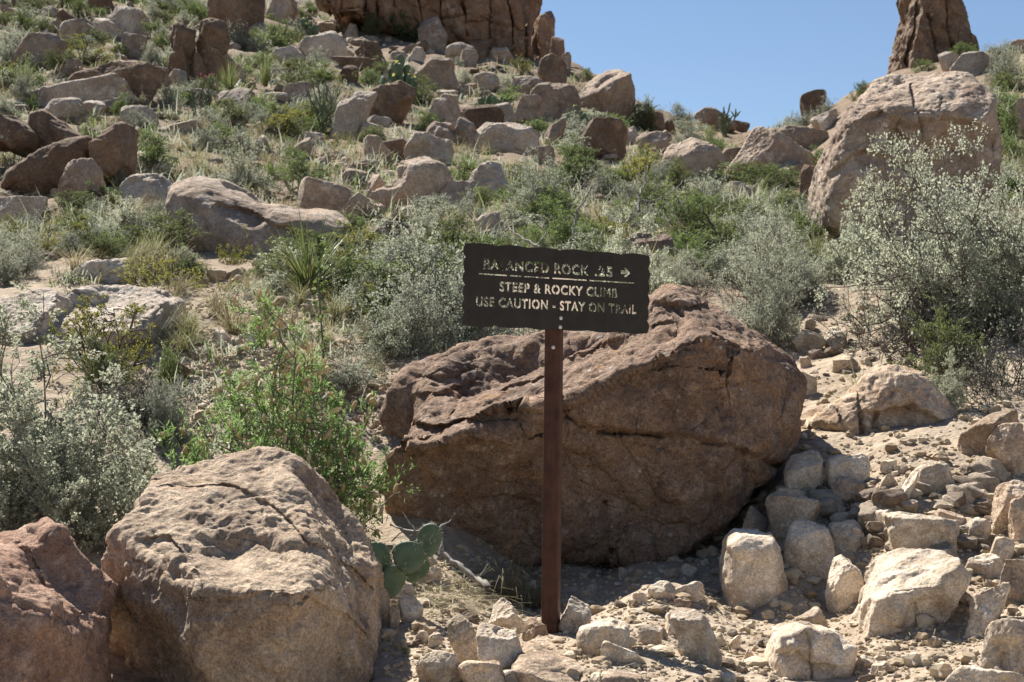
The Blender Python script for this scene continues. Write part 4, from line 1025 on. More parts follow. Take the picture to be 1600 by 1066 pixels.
_proto = {}
def shrub_data(species, seed, near):
    """(stem part, foliage part, extra part) as numpy; nominal size 1 x 1 m"""
    if species == 'pale':
        if near:
            big = near > 1
            rng, p, lp, ld = bush(seed, 1, 1.15, 30 if big else 24, 11 if big else 10, 7 if big else 6, 22 if big else 30, .008 if big else .009, wig=.22, crown=.8, open_=1.6 if big else 1.4)
            keep = lp[:, 2] > (.34 if big else .2) + .25 * rng.rand(len(lp)) - .25 * np.hypot(lp[:, 0], lp[:, 1])
            lp, ld = lp[keep], ld[keep]
            f = leaves(lp, rng, .0115 if big else .0185, .0085 if big else .0135, ld, .8, var=.4)
        else:
            rng, p, lp, ld = bush(seed, 1, 1.15, 16, 8, 6, 7, .010, wig=.2, open_=1.2)
            f = leaves(lp, rng, .034, .025, ld, .8, var=.4)
    elif species == 'bare':
        rng, p, lp, ld = bush(seed, 1, 1.3, 34, 10, 9, 1, .010, wig=.34, open_=1.5)
        f = leaves(lp, rng, .022, .012, ld, .9, var=.4)
    elif species == 'grey':
        rng, p, lp, ld = bush(seed, 1, 1.25, 28 if near else 24, 10 if near else 8, 6, 12 if near else 5, .008, wig=.28, open_=1.3)
        f = leaves(lp, rng, .024 if near else .036, .013 if near else .02, ld, .9, var=.4)
    elif species == 'green':
        rng, p, lp, ld = bush(seed, 1, 1.2, 12, 8, 6, 12 if near else 6, .010, wig=.2)
        f = leaves(lp, rng, .036 if near else .05, .012 if near else .020, ld, .8, var=.4)
    elif species == 'olive':
        rng, p, lp, ld = bush(seed, 1, 1.1, 14, 8, 6, 10 if near else 6, .009, wig=.15, open_=.8)
        f = leaves(lp, rng, .045, .014 if near else .020, ld, .5, var=.4, up=.3)
    elif species == 'creo':
        rng, p, lp, ld = bush(seed, 1, 1.25, 9, 6, 4, 14 if near else 8, .012, open_=.9, wig=.22, crown=.8)
        f = leaves(lp, rng, .030 if near else .042, .016 if near else .024, ld, .9, var=.35)
    else:
        rng, p, lp, ld = bush(seed, 1, 1.2, 20, 10, 6, 20 if near else 8, .010, open_=1.5, wig=.22)
        f = leaves(lp, rng, .030, .009, ld, .9, var=.35)
    return rng, p, f, lp, ld

def shrub_mesh(species, var):
    """one mesh for far shrubs: slot 0 twigs, slot 1 leaves"""
    key = (species, var)
    if key not in _proto:
        rng, p, f, lp, ld = shrub_data(species, 100 + 17 * var + sum(map(ord, species)), False)
        thick = [(a, r * 1.25) for a, r in p]
        v, q = tubes(thick, 3)
        V, Q, I = join([(v, q, 0), (f[0], f[1], 1)])
        _proto[key] = mesh_np(species + "_shrub", V, [Q], [M['dtwig' if species in ('creo', 'green', 'olive') else 'twig'], L[species]], I, smooth=False)
    return _proto[key]

def shrub_parts(species, var):
    key = (species, var, 'near')
    if key not in _proto:
        rng, p, f, lp, ld = shrub_data(species, 500 + 17 * var + sum(map(ord, species)), 2 if var else 1)
        v, q = tubes(p, 4)
        a = mesh_np("stems", v, [q], [M['dtwig' if species in ('creo', 'bare') else 'twig']])
        b = mesh_np("foliage", f[0], [f[1]], [L['grey' if species == 'bare' else species]], None, False)
        ex = None
        if species == 'acacia':
            k = rng.permutation(len(lp))[:620]
            cp, cd = lp[k], unit(ld[k] + rng.normal(size=(620, 3)) * .8 + [0, 0, .2])
            vv, qq = tubes([(c + d * .05 * np.linspace(0, 1, 4)[:, None], np.array([.006, .012, .012, .006])) for c, d in zip(cp, cd)], 5)
            ex = mesh_np("blossom", vv, [qq], [L['catkin']], None, False)
        _proto[key] = (a, b, ex)
    return _proto[key]

SPC = {'pale': 'pale_leaved_shrub', 'grey': 'grey_shrub', 'bare': 'twiggy_shrub', 'green': 'green_bush', 'olive': 'olive_green_bush', 'creo': 'creosote_bush', 'acacia': 'acacia_shrub'}
_rng = random.Random(5)
PLACED = []
FRAMES = []          # frames of the plants the photo shows one by one, with their distance

def place_frame(x0, y0, x1, y1, base=None, Y=None):
    """root, width and height in metres of a plant that fills the frame"""
    if Y is None:
        g = ground_hit((x0 + x1) / 2, base or y1)
        Y = g[1] if g is not None else 46.0
    p = P((x0 + x1) / 2, y1, Y)
    hz = float(hgt(p[0], p[1])[0])
    root = np.array([p[0], p[1], min(p[2], hz) if base is None else hz])
    return root, (x1 - x0) * Y / F, (y1 - y0) * Y / F

def shrub(species, x0, y0, x1, y1, label, var=None, base=None, Y=None, near=None, group=None, rz=None, depth=None):
    root, W, H = place_frame(x0, y0, x1, y1, base, Y)
    var = _rng.randrange(4) if var is None else var
    rz = _rng.uniform(0, 6.28) if rz is None else rz
    near = near if near is not None else (x1 - x0) * (y1 - y0) > 9000
    D = depth or W
    wn = {'pale': 1.15, 'grey': 1.25, 'bare': 1.3, 'green': 1.2, 'olive': 1.1, 'creo': 1.25, 'acacia': 1.2}[species] * 1.08
    sc = (W / wn, D / wn, H / 1.06)
    def scaled(o): o.scale = ((sc[0] + sc[1]) / 2,) * 2 + (sc[2],) if abs(sc[0] - sc[1]) < .05 * sc[0] else sc
    if near:
        a, b, ex = shrub_parts(species, var % 2)
        t = empty(SPC[species], root); scaled(t); t.rotation_euler.z = rz if D == W else 0
        link('stems', a, t); link('foliage', b, t)
        if ex: link('blossom', ex, t)
    else:
        t = link(SPC[species], shrub_mesh(species, var), None, root); scaled(t); t.rotation_euler.z = rz
    tag(t, label, 'shrub', group)
    FRAMES.append((x0, y0, x1, y1, root[1]))
    PLACED.append(((x0 + x1) / 2, y1, species))
    return t

def tuft_mesh(kind, var):
    key = ('tuft', kind, var)
    if key not in _proto:
        rng = np.random.RandomState(900 + var * 7 + len(kind))
        if kind == 'yucca':
            v, q = blades(230, rng, 1.0, .034, 1.45, .10, .05, 3, .2)
            _proto[key] = mesh_np('sotol', v, [q], [L['yucca']], None, False)
        elif kind == 'straw':
            v, q = blades(150, rng, 1.0, .014, .62, .9, .10, 3)
            _proto[key] = mesh_np('grass_tuft', v, [q], [L['straw']], None, False)
        else:
            a = blades(110, rng, 1.0, .013, .5, .8, .10, 3); b = blades(70, rng, .7, .014, .9, .8, .12, 3)
            V, Q, I = join([(*a, 0), (*b, 1)])
            _proto[key] = mesh_np('grass_tuft', V, [Q], [L['grass'], L['straw']], I, False)
    return _proto[key]

def tuft(kind, x0, y0, x1, y1, label, group=None, base=None, Y=None):
    root, W, H = place_frame(x0, y0, x1, y1, base, Y)
    o = link('sotol' if kind == 'yucca' else 'grass_tuft', tuft_mesh(kind, _rng.randrange(3)), None, root, _rng.uniform(0, 6.28))
    k = W / (1.45 if kind == 'yucca' else 1.25)
    o.scale = (k, k, H * (1.2 if kind == 'yucca' else 1.05))
    if kind == 'yucca': o.location.z += .05
    FRAMES.append((x0, y0, x1, y1, root[1]))
    tag(o, label, 'sotol plant' if kind == 'yucca' else 'grass tuft', group)
    PLACED.append(((x0 + x1) / 2, y1, kind))
    return o

# --- shrubs the photo shows one by one
for a in [
 # foreground
 ('pale', -150, 525, 330, 880, 'large pale grey-green shrub at the left edge behind the foreground boulders', dict(Y=5.9, var=0)),
 ('pale', -90, 640, 190, 890, 'lower pale shrub squeezed in behind the reddish boulder', dict(Y=5.5, var=0)),
 ('acacia', 262, 490, 625, 850, 'bright green acacia shrub with tan catkins between the near boulders', dict(Y=6.2, var=0)),
 ('creo', 62, 412, 262, 606, 'yellow-green creosote with bare dark branches before the broad pale slab', dict(Y=7.6, var=0, near=True)),
 ('creo', 322, 345, 402, 452, 'dense yellow-green creosote against the saddle-shaped boulder', dict(Y=12.3, var=1, near=True)),
 ('creo', 170, 378, 330, 470, 'low yellow-green creosote right of the broad pale slab', dict(Y=10.5, near=True)),
 ('creo', 30, 345, 112, 440, 'thin creosote at the left edge among grey shrubs', dict(Y=12)),
 ('grey', 542, 355, 850, 590, 'big twiggy grey shrub left of the sign board', dict(Y=9.2, var=0, near=True)),
 ('grey', 505, 420, 610, 560, 'loose grey shrub between the sotol and the big twiggy shrub', dict(Y=9.6, near=True)),
 ('pale', 85, 305, 275, 415, 'wide silver-grey shrub left of the saddle-shaped boulder', dict(Y=13, var=1, near=True)),
 ('grey', -50, 355, 95, 460, 'silver-grey shrub at the left edge above the pale slab', dict(Y=12.3, near=True)),
 ('pale', 1290, 185, 1720, 620, 'very large pale-leaved shrub at the right edge in front of the giant boulder', dict(Y=9.3, var=1, near=True)),
 ('pale', 1268, 300, 1420, 470, 'pale shrub at the foot of the giant rounded boulder', dict(Y=12.6, var=0, near=True)),
 ('pale', 1120, 300, 1290, 500, 'rounded pale shrub right above the huge cracked boulder', dict(Y=11.4, var=1, near=True)),
 ('grey', 1130, 400, 1275, 545, 'dull grey shrub behind the right shoulder of the huge boulder', dict(Y=9.8, var=1, near=True)),
 ('grey', 1350, 270, 1660, 560, 'dense grey shrub tangled behind the very large pale one', dict(Y=9.9, var=1, near=True)),
 ('bare', 1320, 400, 1580, 575, 'bare twiggy grey shrub under the very large pale one', dict(Y=9.2, var=0, near=True)),
 ('bare', 1460, 480, 1690, 720, 'dark twiggy shrub hanging over the bank at the right edge', dict(Y=7.6, var=1, near=True)),
 ('pale', 1440, 330, 1720, 590, 'lower pale shrub running out of the picture at the right, above the bank', dict(Y=8.9, var=0, near=True)),
 ('grey', 560, 430, 735, 592, 'lower grey shrub in front of the big twiggy one, left of the sign post', dict(Y=8.6, var=1, near=True)),
 ('olive', 1380, 490, 1580, 655, 'light green broom-like bush over the crumbling outcrop', dict(Y=8.2, var=0, near=True)),
 ('pale', 1440, 560, 1520, 650, 'small silvery herb growing on the crumbling outcrop', dict(Y=7.5, var=0, near=True)),
 ('green', 612, 1010, 658, 1050, 'small green weed against the right side of the rough boulder', dict(Y=4.9, near=True)),
 ('bare', 560, 440, 740, 600, 'bare tangle of dark twigs at the foot of the big twiggy grey shrub', dict(Y=8.9, var=1, near=True)),
 ('olive', 110, 520, 215, 622, 'olive green clump behind the pale shrub at the left edge', dict(near=True)),
 ('grey', 215, 590, 300, 690, 'grey herb between the pale left shrub and the acacia', dict(near=True)),
 ('green', 235, 530, 290, 600, 'dark green tuft-like bush in the gravel left of the acacia', {}),
 ('bare', 140, 560, 300, 660, 'dry brown twigs on the sand behind the pale left shrub', dict(var=0, near=True)),
 # mid slope
 ('pale', 1000, 378, 1130, 470, 'pale leafy shrub right of the sign board, by the tan hump', dict(Y=11.2, near=True)),
 ('green', 1005, 280, 1150, 390, 'wide bright green bush above the right end of the sign', dict(Y=14.0, near=True)),
 ('pale', 895, 355, 1065, 530, 'pale green feathery bush behind the right half of the sign', dict(Y=10.2, var=0, near=True)),
 ('green', 800, 300, 940, 420, 'green bush with grey dead limbs behind the sign board', dict(Y=13.0, near=True)),
 ('grey', 775, 245, 905, 365, 'big silver shrub above the sign board', dict(Y=15.2, near=True)),
 ('green', 855, 212, 955, 290, 'bright green bush below the dark-fronted boulder', {}),
 ('creo', 950, 222, 1045, 300, 'olive creosote in front of the dark-fronted boulder', {}),
 ('olive', 1035, 245, 1080, 300, 'dark olive bush against the egg-shaped boulder', {}),
 ('green', 1110, 245, 1200, 290, 'green bush at the right of the egg-shaped boulder', {}),
 ('green', 1150, 250, 1270, 290, 'low bright green bush in front of the large tilted slab', {}),
 ('grey', 1045, 185, 1110, 230, 'grey shrub on the saddle left of the peaked rock', {}),
 ('green', 1085, 198, 1140, 240, 'green bush below the peaked saddle rock', {}),
 ('olive', 978, 150, 1034, 205, 'dark green bush on the skyline below the outcrop', {}),
 ('grey', 1037, 157, 1083, 196, 'open thin shrub standing against the sky on the saddle', {}),
 ('green', 934, 172, 990, 205, 'green shrub low on the skyline slope', {}),
 ('green', 905, 102, 932, 126, 'small bush on the skyline beside the cliff', {}),
 ('olive', 940, 114, 957, 130, 'tiny dark bush on top of the skyline outcrop', {}),
 ('green', 890, 140, 915, 162, 'small dark bush at the left of the skyline outcrop', {}),
 ('grey', 1195, 185, 1260, 208, 'green-grey low brush along the saddle skyline', {}),
 ('grey', 1266, 152, 1322, 192, 'grey shrub right of the upright skyline stone', {}),
 ('olive', 1325, 122, 1372, 160, 'dark bush on the left shoulder of the giant boulder', {}),
 ('grey', 1535, 74, 1600, 130, 'large grey shrub on the slope right of the pinnacle', {}),
 ('green', 1474, 62, 1532, 92, 'green bush at the right foot of the rock pinnacle', {}),
 ('green', 1420, 88, 1470, 114, 'grey-green bush on top of the giant rounded boulder', {}),
 ('olive', 1540, 110, 1595, 150, 'yellowish bush below the grey shrub at upper right', {}),
 ('green', 1545, 200, 1610, 260, 'bright green bush at the right edge below the split rock', {}),
 ('green', 596, 8, 672, 66, 'leafy green mesquite at the cliff foot', {}),
 ('olive', 560, 20, 605, 62, 'dull green shrub left of the mesquite at the cliff foot', {}),
 ('green', 552, 100, 602, 136, 'bright green bush left of the yellow-flowered prickly pear', {}),
 ('olive', 430, 100, 500, 146, 'dark green creosote above the ocotillo stems', {}),
 ('green', 398, 25, 460, 85, 'rounded green shrub below the slanting rock at the top', {}),
 ('olive', 640, 132, 695, 166, 'dark green bush under the domed boulder', {}),
 ('olive', 552, 196, 612, 226, 'dark green low bush below the white tilted slab', {}),
 ('green', 690, 235, 760, 290, 'green bush right of the large dark-sided boulder', {}),
 ('grey', 700, 300, 760, 350, 'grey herb in front of the tan foot boulder', {}),
 ('green', 400, 222, 530, 305, 'broad grey-green thicket above the slanting tan slab', {}),
 ('grey', 330, 225, 430, 300, 'grey-green shrub above the saddle-shaped boulder', {}),
 ('green', 640, 168, 700, 205, 'green shrub at the left of the sharp-crested wedge', {}),
 ('grey', 712, 105, 742, 134, 'silver shrub right of the domed boulder', {}),
 ('green', 1545, 130, 1600, 240, 'tall grassy green shrub right of the giant boulder', {}),
 # upper left
 ('creo', 76, 38, 182, 104, 'yellow-green creosote in front of the pale rounded boulder', dict(near=True)),
 ('green', 275, -6, 334, 36, 'bright green bush at the top edge above the twin balanced rocks', {}),
 ('olive', 100, -6, 146, 30, 'dark green bush at the top edge, upper left', {}),
 ('green', 15, 5, 58, 48, 'green bush near the top left corner', {}),
 ('olive', 52, 25, 84, 58, 'dark green shrub left of the tilted pale slab', {}),
 ('grey', -12, 45, 40, 104, 'twiggy brown-grey shrub at the left edge', {}),
 ('grey', 238, 126, 292, 172, 'silver round shrub at the lower end of the long dark slab', {}),
 ('green', 120, 134, 164, 170, 'green bush growing against the long flat-topped rock', {}),
 ('green', 171, 134, 206, 188, 'small tree-like green bush before the flat-topped rock', {}),
 ('grey', 224, -4, 256, 30, 'grey shrub at the top edge right of the big pale block', {}),
 ('grey', 216, 64, 258, 100, 'grey-green shrub right of the tan pointed rock', {}),
 ('green', 244, 82, 278, 110, 'green shrub left of the twin balanced rocks', {}),
 ('green', 192, 196, 278, 272, 'green mesquite with a visible bent trunk, left of centre', {}),
 ('green', 120, 188, 160, 224, 'green shrub above the long dark curved boulder', {}),
 ('grey', 195, 168, 244, 202, 'dry grey shrub on the flat pale slab', {}),
 ('grey', 12, 105, 62, 160, 'pale bushy shrub left of the long flat-topped rock', {}),
 ('green', 38, 144, 62, 172, 'small fresh green bush under the left sotol', {}),
 ('grey', 95, 255, 130, 290, 'small silver herb between the dark boulders', {}),
 ('grey', 172, 255, 200, 290, 'small grey herb below the upright dark boulder', {}),
 ('green', 120, 285, 205, 325, 'dark green low brush behind the wide silver shrub', {}),
 ('green', 340, 80, 400, 120, 'grey-green bush right of the twin balanced rocks', {}),
 ('olive', 336, 155, 392, 196, 'olive bush below the low pale slab', {}),
 ('grey', 296, 190, 350, 236, 'dark twiggy grey shrub below the pink cholla', {}),
 ('creo', 0, 330, 42, 385, 'bright yellow-green creosote at the left edge', {}),
 ('green', 470, 170, 520, 215, 'grey-green brush around the ocotillo base', {}),
]:
    shrub(*a[:6], **a[6])

for a in [
 ('yucca', 412, 362, 550, 462, 'large spiky green sotol in front of the saddle-shaped boulder', dict(Y=10.2)),
 ('yucca', 16, 96, 60, 150, 'spiky pale green sotol left of the long flat-topped rock', {}),
 ('yucca', 338, 102, 380, 150, 'yellow-green sotol right of the twin balanced rocks', {}),
 ('yucca', 398, 90, 432, 140, 'spiky green sotol at upper left centre', {}),
 ('straw', 425, 474, 470, 522, 'short green-straw grass tuft on the gravel below the sotol', {}),
 ('grass', 436, 428, 500, 476, 'dry grass tuft at the foot of the large sotol', {}),
 ('straw', 236, 420, 304, 492, 'pale straw grass clump right of the creosote', {}),
 ('straw', 544, 308, 604, 346, 'straw-coloured grass clump left of the large dark-sided boulder', {}),
 ('grass', 510, 296, 560, 330, 'yellowish grass clump behind the slanting tan slab', {}),
 ('straw', 578, 160, 612, 190, 'straw grass at the lower face of the large dark wedge', {}),
 ('straw', 716, 220, 750, 250, 'straw grass at the foot of the smooth upright rock', {}),
 ('grass', 740, 440, 800, 500, 'grey-green grass behind the left edge of the sign', {}),
 ('grass', 1290, 548, 1410, 625, 'green-yellow grass hanging on the bank above the crumbling outcrop', dict(Y=8.0)),
 ('grass', 126, 178, 160, 205, 'yellow grass tuft above the upright dark boulder', {}),
 ('straw', 62, 315, 106, 352, 'grey straw grass beside the flat pale rock at the left edge', {}),
 ('straw', 290, 232, 332, 268, 'pale straw grass uphill of the saddle-shaped boulder', {}),
 ('straw', 1010, 455, 1060, 500, 'straw grass in the brush right of the sign board', {}),
 ('straw', 185, 300, 235, 340, 'straw grass in front of the pale low boulder', {}),
 ('grass', 1550, 215, 1600, 260, 'green grass clump at the right edge', {}),
 ('straw', 740, 838, 850, 920, 'long dry straw grass under the left belly of the huge boulder', dict(Y=6.2)),
 ('straw', 790, 850, 880, 912, 'dry grass stems behind the sign post', dict(Y=6.25)),
 ('straw', 605, 720, 650, 800, 'dry grass between the acacia and the huge boulder', dict(Y=7.0)),
 ('straw', 560, 560, 640, 640, 'pale dry grass left of the huge boulder top', dict(Y=8.2)),
]:
    tuft(*a[:6], **a[6])

# matted dry grass on the ground left of the post: uncountable
def litter():
    rng = np.random.RandomState(77); V, Q = [], []
    px = np.concatenate([rng.uniform(640, 850, 1500), rng.uniform(620, 1600, 520)]); py = np.concatenate([np.clip(rng.normal(925, 22, 1500), 880, 975), rng.uniform(760, 1064, 520)])
    for a, b in zip(px, py):
        g = ground_hit(a, b, 4.3, 8)
        if g is None: continue
        az = rng.uniform(0, 6.28); ln = rng.uniform(.05, .16); d = np.array([math.cos(az), math.sin(az), rng.uniform(-.1, .45)])
        s = np.array([-math.sin(az), math.cos(az), 0]) * .0013
        t = np.linspace(0, 1, 4)[:, None]; pts = g + [0, 0, .006] + d * ln * t - np.array([0, 0, .25]) * ln * t * t
        k = sum(len(x) for x in V)
        V.append(np.stack([pts + s, pts - s], 1).reshape(-1, 3))
        Q.append(np.array([[0, 1, 3, 2], [2, 3, 5, 4], [4, 5, 7, 6]]) + k)
    o = link('dry_grass_litter', mesh_np('dry_grass_litter', np.concatenate(V), [np.concatenate(Q)], [L['straw']], None, False))
    tag(o, 'dry straw matted behind the post and strewn in bits over the trail', 'dry grass', kind='stuff')
litter()

# --- prickly pear: every pad a part with its spines
def pad_mesh(w_, h_, th, seed):
    rng = np.random.RandomState(seed)
    v, f = ico(5); q = v.copy()
    z = v[:, 2]
    wid = np.sqrt(np.clip(1 - z * z, 0, 1)) * (1 + .22 * z)      # broader towards the top
    ang = np.arctan2(v[:, 1], v[:, 0])
    x = np.cos(ang) * wid * w_ / 2 * (1 + .05 * pnoise(v * 2 + seed)); y = np.sin(ang) * np.sqrt(np.clip(1 - z * z, 0, 1)) ** .6 * th / 2
    out = np.stack([x, y, (z * .5 + .5) * h_], -1)
    out[:, 1] += .05 * h_ * np.sin(out[:, 2] / h_ * 2.2 + seed) * 1
    return out, f

def spine_mesh(v, f, rng, n, ln):
    nr = vnormals(v, f); k = rng.choice(len(v), n, replace=False)
    V, T = [], []
    for i in k:
        for _ in range(2):
            d = unit(nr[i] + rng.normal(size=3) * .5); s = unit(np.cross(d, rng.normal(size=3))) * .0011; b = np.cross(d, s)
            p = v[i]; o = len(V)
            V += [p + s, p - s * .5 + b * .87, p - s * .5 - b * .87, p + d * ln * rng.uniform(.5, 1.3)]
            T += [[o, o + 1, o + 3], [o + 1, o + 2, o + 3], [o + 2, o, o + 3]]
    return np.array(V), np.array(T)

Yp = 5.25
pr = P(640, 930, Yp)
pp = empty('prickly_pear', pr)
tag(pp, 'prickly pear cactus with five round green pads behind the rough boulder', 'cactus')
for i, (x0, y0, x1, y1, tilt, yaw, dy) in enumerate([(596, 884, 632, 934, 12, 25, 0), (562, 846, 610, 906, -18, 35, .02), (622, 862, 668, 910, 20, -15, .05), (612, 846, 664, 896, 6, 5, -.02), (650, 818, 688, 872, 8, -12, .0)]):
    Y = Yp + dy; w_ = (x1 - x0) * Y / F; h_ = (y1 - y0) * Y / F
    v, f = pad_mesh(w_ / max(math.cos(math.radians(yaw)), .6), h_, .028, 40 + i)
    pd = link('pad', mesh_np('pad', v, [f], [M['pad']]), pp, P((x0 + x1) / 2 - math.sin(math.radians(tilt)) * (y1 - y0) * .4, y1, Y) - pr)
    pd.rotation_euler = (math.radians(-6), math.radians(tilt), math.radians(yaw))
    sv, st = spine_mesh(v, f, np.random.RandomState(60 + i), 56, .016)
    link('spines', mesh_np('spines', sv, [st], [M['spine']], None, False), pd)

def pear_clump(x0, y0, x1, y1, label, flowers, seed, Y=None):
    """hillside prickly pear: a heap of pads with flowers"""
    rng = np.random.RandomState(seed)
    root, W, H = place_frame(x0, y0, x1, y1, None, Y)
    t = empty('prickly_pear', root); tag(t, label, 'cactus')
    V, Fc, o, FV, FQ = [], [], 0, [], []
    n = 46
    v0, f0 = ico(3)
    for k in range(n):
        c = np.array([rng.uniform(-.42, .42) * W, rng.uniform(-.3, .3) * W, 0]); c[2] = H * rng.uniform(.02, .8) * (1 - abs(c[0]) / W * 1.3)
        s = rng.uniform(.07, .11) * min(W, H) * 1.6
        q = v0 * np.array([s * .8, s * .16, s]) * (1 + .2 * v0[:, 2:3] * np.array([1, 0, 0]))
        a, b = rng.uniform(0, 3.14), rng.normal() * .35
        R = np.array(Matrix.Rotation(a, 3, 'Z') @ Matrix.Rotation(b, 3, 'Y'))
        V.append(q @ R.T + c + [0, 0, s]); Fc.append(f0 + o); o += len(q)
        if rng.rand() < flowers:
            top = c + R @ np.array([0, 0, s]) + [0, 0, s]
            lv, lq = leaves(np.tile(top, (6, 1)), rng, s * .38, s * .26, None, 1, up=.8)
            FQ.append(lq + sum(len(x) for x in FV)); FV.append(lv)
    link('pads', mesh_np('pads', np.concatenate(V), [np.concatenate(Fc)], [M['pad']]), t)
    if FV: link('blossom', mesh_np('blossom', np.concatenate(FV), [np.concatenate(FQ)], [L['yellow']], None, False), t)
pear_clump(592, 82, 656, 166, 'prickly pear covered in pale yellow flowers, between the dark wedge and domed boulder', .5, 5)
pear_clump(872, 166, 926, 214, 'flowering prickly pear near the skyline right of the tan slanting rock', .5, 6)
pear_clump(740, 146, 786, 178, 'low prickly pear above the long low dark rock', .1, 23)
pear_clump(460, 28, 500, 62, 'small prickly pear under the slanting rock near the top', .3, 8)

# --- cholla, ocotillo, flower stalk, dead wood
def cholla(x0, y0, x1, y1, label, seed, flower, n=7, name='cholla_cactus', mat='cholla', r=.013):
    rng = np.random.RandomState(seed); root, W, H = place_frame(x0, y0, x1, y1)
    t = empty(name, root); tag(t, label, 'cactus'); paths, tips = [], []
    for i in range(n):
        d = unit(np.array([rng.uniform(-.5, .5), rng.uniform(-.3, .3), 1]) * np.array([W, W, H]))
        ln = H * rng.uniform(.55, .85); p = np.array([0, 0, -.03]) + d * ln * np.linspace(0, 1, 6)[:, None] + np.cumsum(rng.normal(size=(6, 3)) * ln * .05, 0)
        paths.append((p, r * np.array([1.2, 1, 1.1, .9, 1, .6])))
        for j in range(4):
            a = p[rng.randint(2, 6)]; e = unit(d + rng.normal(size=3) * .7); l2 = H * rng.uniform(.15, .3)
            q = a + e * l2 * np.linspace(0, 1, 4)[:, None]; q[2:, 2] += l2 * .2
            paths.append((q, r * np.array([.8, .9, .8, .4]))); tips.append(q[-1])
    v, q = tubes(paths, 6)
    link('stems', mesh_np('stems', v, [q], [M[mat]]), t)
    if flower:
        tp = np.array(tips); tp = tp[np.argsort(-tp[:, 2])[:flower]]
        lv, lq = leaves(np.repeat(tp, 10, 0), rng, r * 1.7, r * 1.0, None, 1, up=.7)
        link('blossom', mesh_np('blossom', lv, [lq], [L['pink']], None, False), t)
cholla(292, 118, 346, 192, 'cholla cactus with magenta flowers below the twin balanced rocks', 3, 5, 9)
cholla(1104, 165, 1160, 212, 'branching cholla cactus on the saddle against the sky', 4, 0, 8, r=.024)
cholla(478, 126, 532, 208, 'clump of upright bare ocotillo stems by the white tilted slab', 6, 0, 15, 'ocotillo', 'cholla', .009)
cholla(372, 282, 402, 304, 'low cholla with one pink bloom above the saddle-shaped boulder', 8, 1, 5, r=.009)
cholla(408, 296, 440, 326, 'short jointed cholla behind the saddle-shaped boulder', 9, 0, 5, r=.009)

def wood(label, paths, name='dead_branch', cat='dead branch', mat='drift'):
    """bare branches: pixel path, distance at both ends, radius in metres"""
    out = []
    for ln, ya, yb, ra, rb in paths:
        n = len(ln); p = np.array([P(x, y, ya + (yb - ya) * i / max(n - 1, 1)) for i, (x, y) in enumerate(ln)])
        # finer, slightly crooked
        t = np.linspace(0, n - 1, n * 4); q = np.stack([np.interp(t, np.arange(n), p[:, k]) for k in range(3)], -1)
        q[1:-1] += np.random.RandomState(int(ln[0][0])).normal(size=(len(q) - 2, 3)) * ra * .35
        sc_ = .5 if ya > 8 else 1
        out.append((q, np.linspace(ra, rb, len(q)) * sc_))
    v, q = tubes(out, 6); b = v[v[:, 2].argmin()]
    o = link(name, mesh_np(name, v - b, [q], [M[mat]]), None, b); tag(o, label, cat)
wood('dead grey driftwood branch lying beside the prickly pear', [([(762, 918), (745, 906), (715, 885), (690, 862), (686, 840), (672, 826)], 5.45, 5.75, .012, .007), ([(686, 842), (664, 828), (640, 838)], 5.75, 5.9, .006, .003), ([(680, 830), (705, 812)], 5.75, 5.8, .005, .002), ([(650, 832), (628, 800)], 5.85, 5.9, .004, .002), ([(610, 820), (640, 830), (668, 828)], 6.0, 5.8, .004, .004), ([(612, 846), (630, 828)], 6, 5.9, .003, .002)])
wood('bleached dead limbs rising above the right half of the sign', [([(998, 330), (1000, 305), (1010, 285), (1013, 255)], 13.4, 13.6, .025, .010), ([(1000, 305), (992, 296)], 13.4, 13.3, .014, .006), ([(1003, 318), (1030, 310), (1055, 295), (1068, 282)], 13.4, 13.7, .014, .006)])
wood('crooked bare grey branch above the middle of the sign', [([(890, 385), (898, 350), (905, 325), (922, 300), (935, 278)], 12.2, 12.4, .022, .008), ([(905, 325), (915, 300), (912, 280)], 12.3, 12.4, .01, .004), ([(925, 390), (940, 365), (948, 352)], 12.2, 12.3, .016, .006)])
wood('forked dead branch above the left half of the sign', [([(845, 388), (826, 378), (806, 366), (790, 350)], 11.6, 12, .020, .008), ([(838, 384), (852, 368), (854, 354), (842, 340), (832, 332)], 11.6, 11.8, .012, .005), ([(826, 340), (845, 356), (870, 380)], 11.8, 11.7, .01, .005)])
wood('dark bare branch leaning left above the sign corner', [([(1118, 365), (1112, 350), (1098, 330), (1092, 308)], 13, 13.2, .02, .008)], mat='dtwig')
wood('bare dark twigs drooping over the trail bend', [([(1430, 470), (1390, 500), (1350, 510), (1330, 490), (1318, 510)], 9.2, 9.0, .010, .004), ([(1460, 500), (1420, 520), (1385, 545), (1360, 560)], 8.8, 8.6, .012, .004), ([(1500, 470), (1440, 440), (1390, 430), (1340, 450)], 9.2, 9.4, .012, .004)], mat='dtwig')
wood('pale curled root hanging from the bank under the right shrub', [([(1490, 660), (1502, 680), (1500, 700), (1480, 712)], 7.3, 7.3, .012, .006), ([(1490, 660), (1520, 672), (1540, 685)], 7.3, 7.2, .005, .003)])
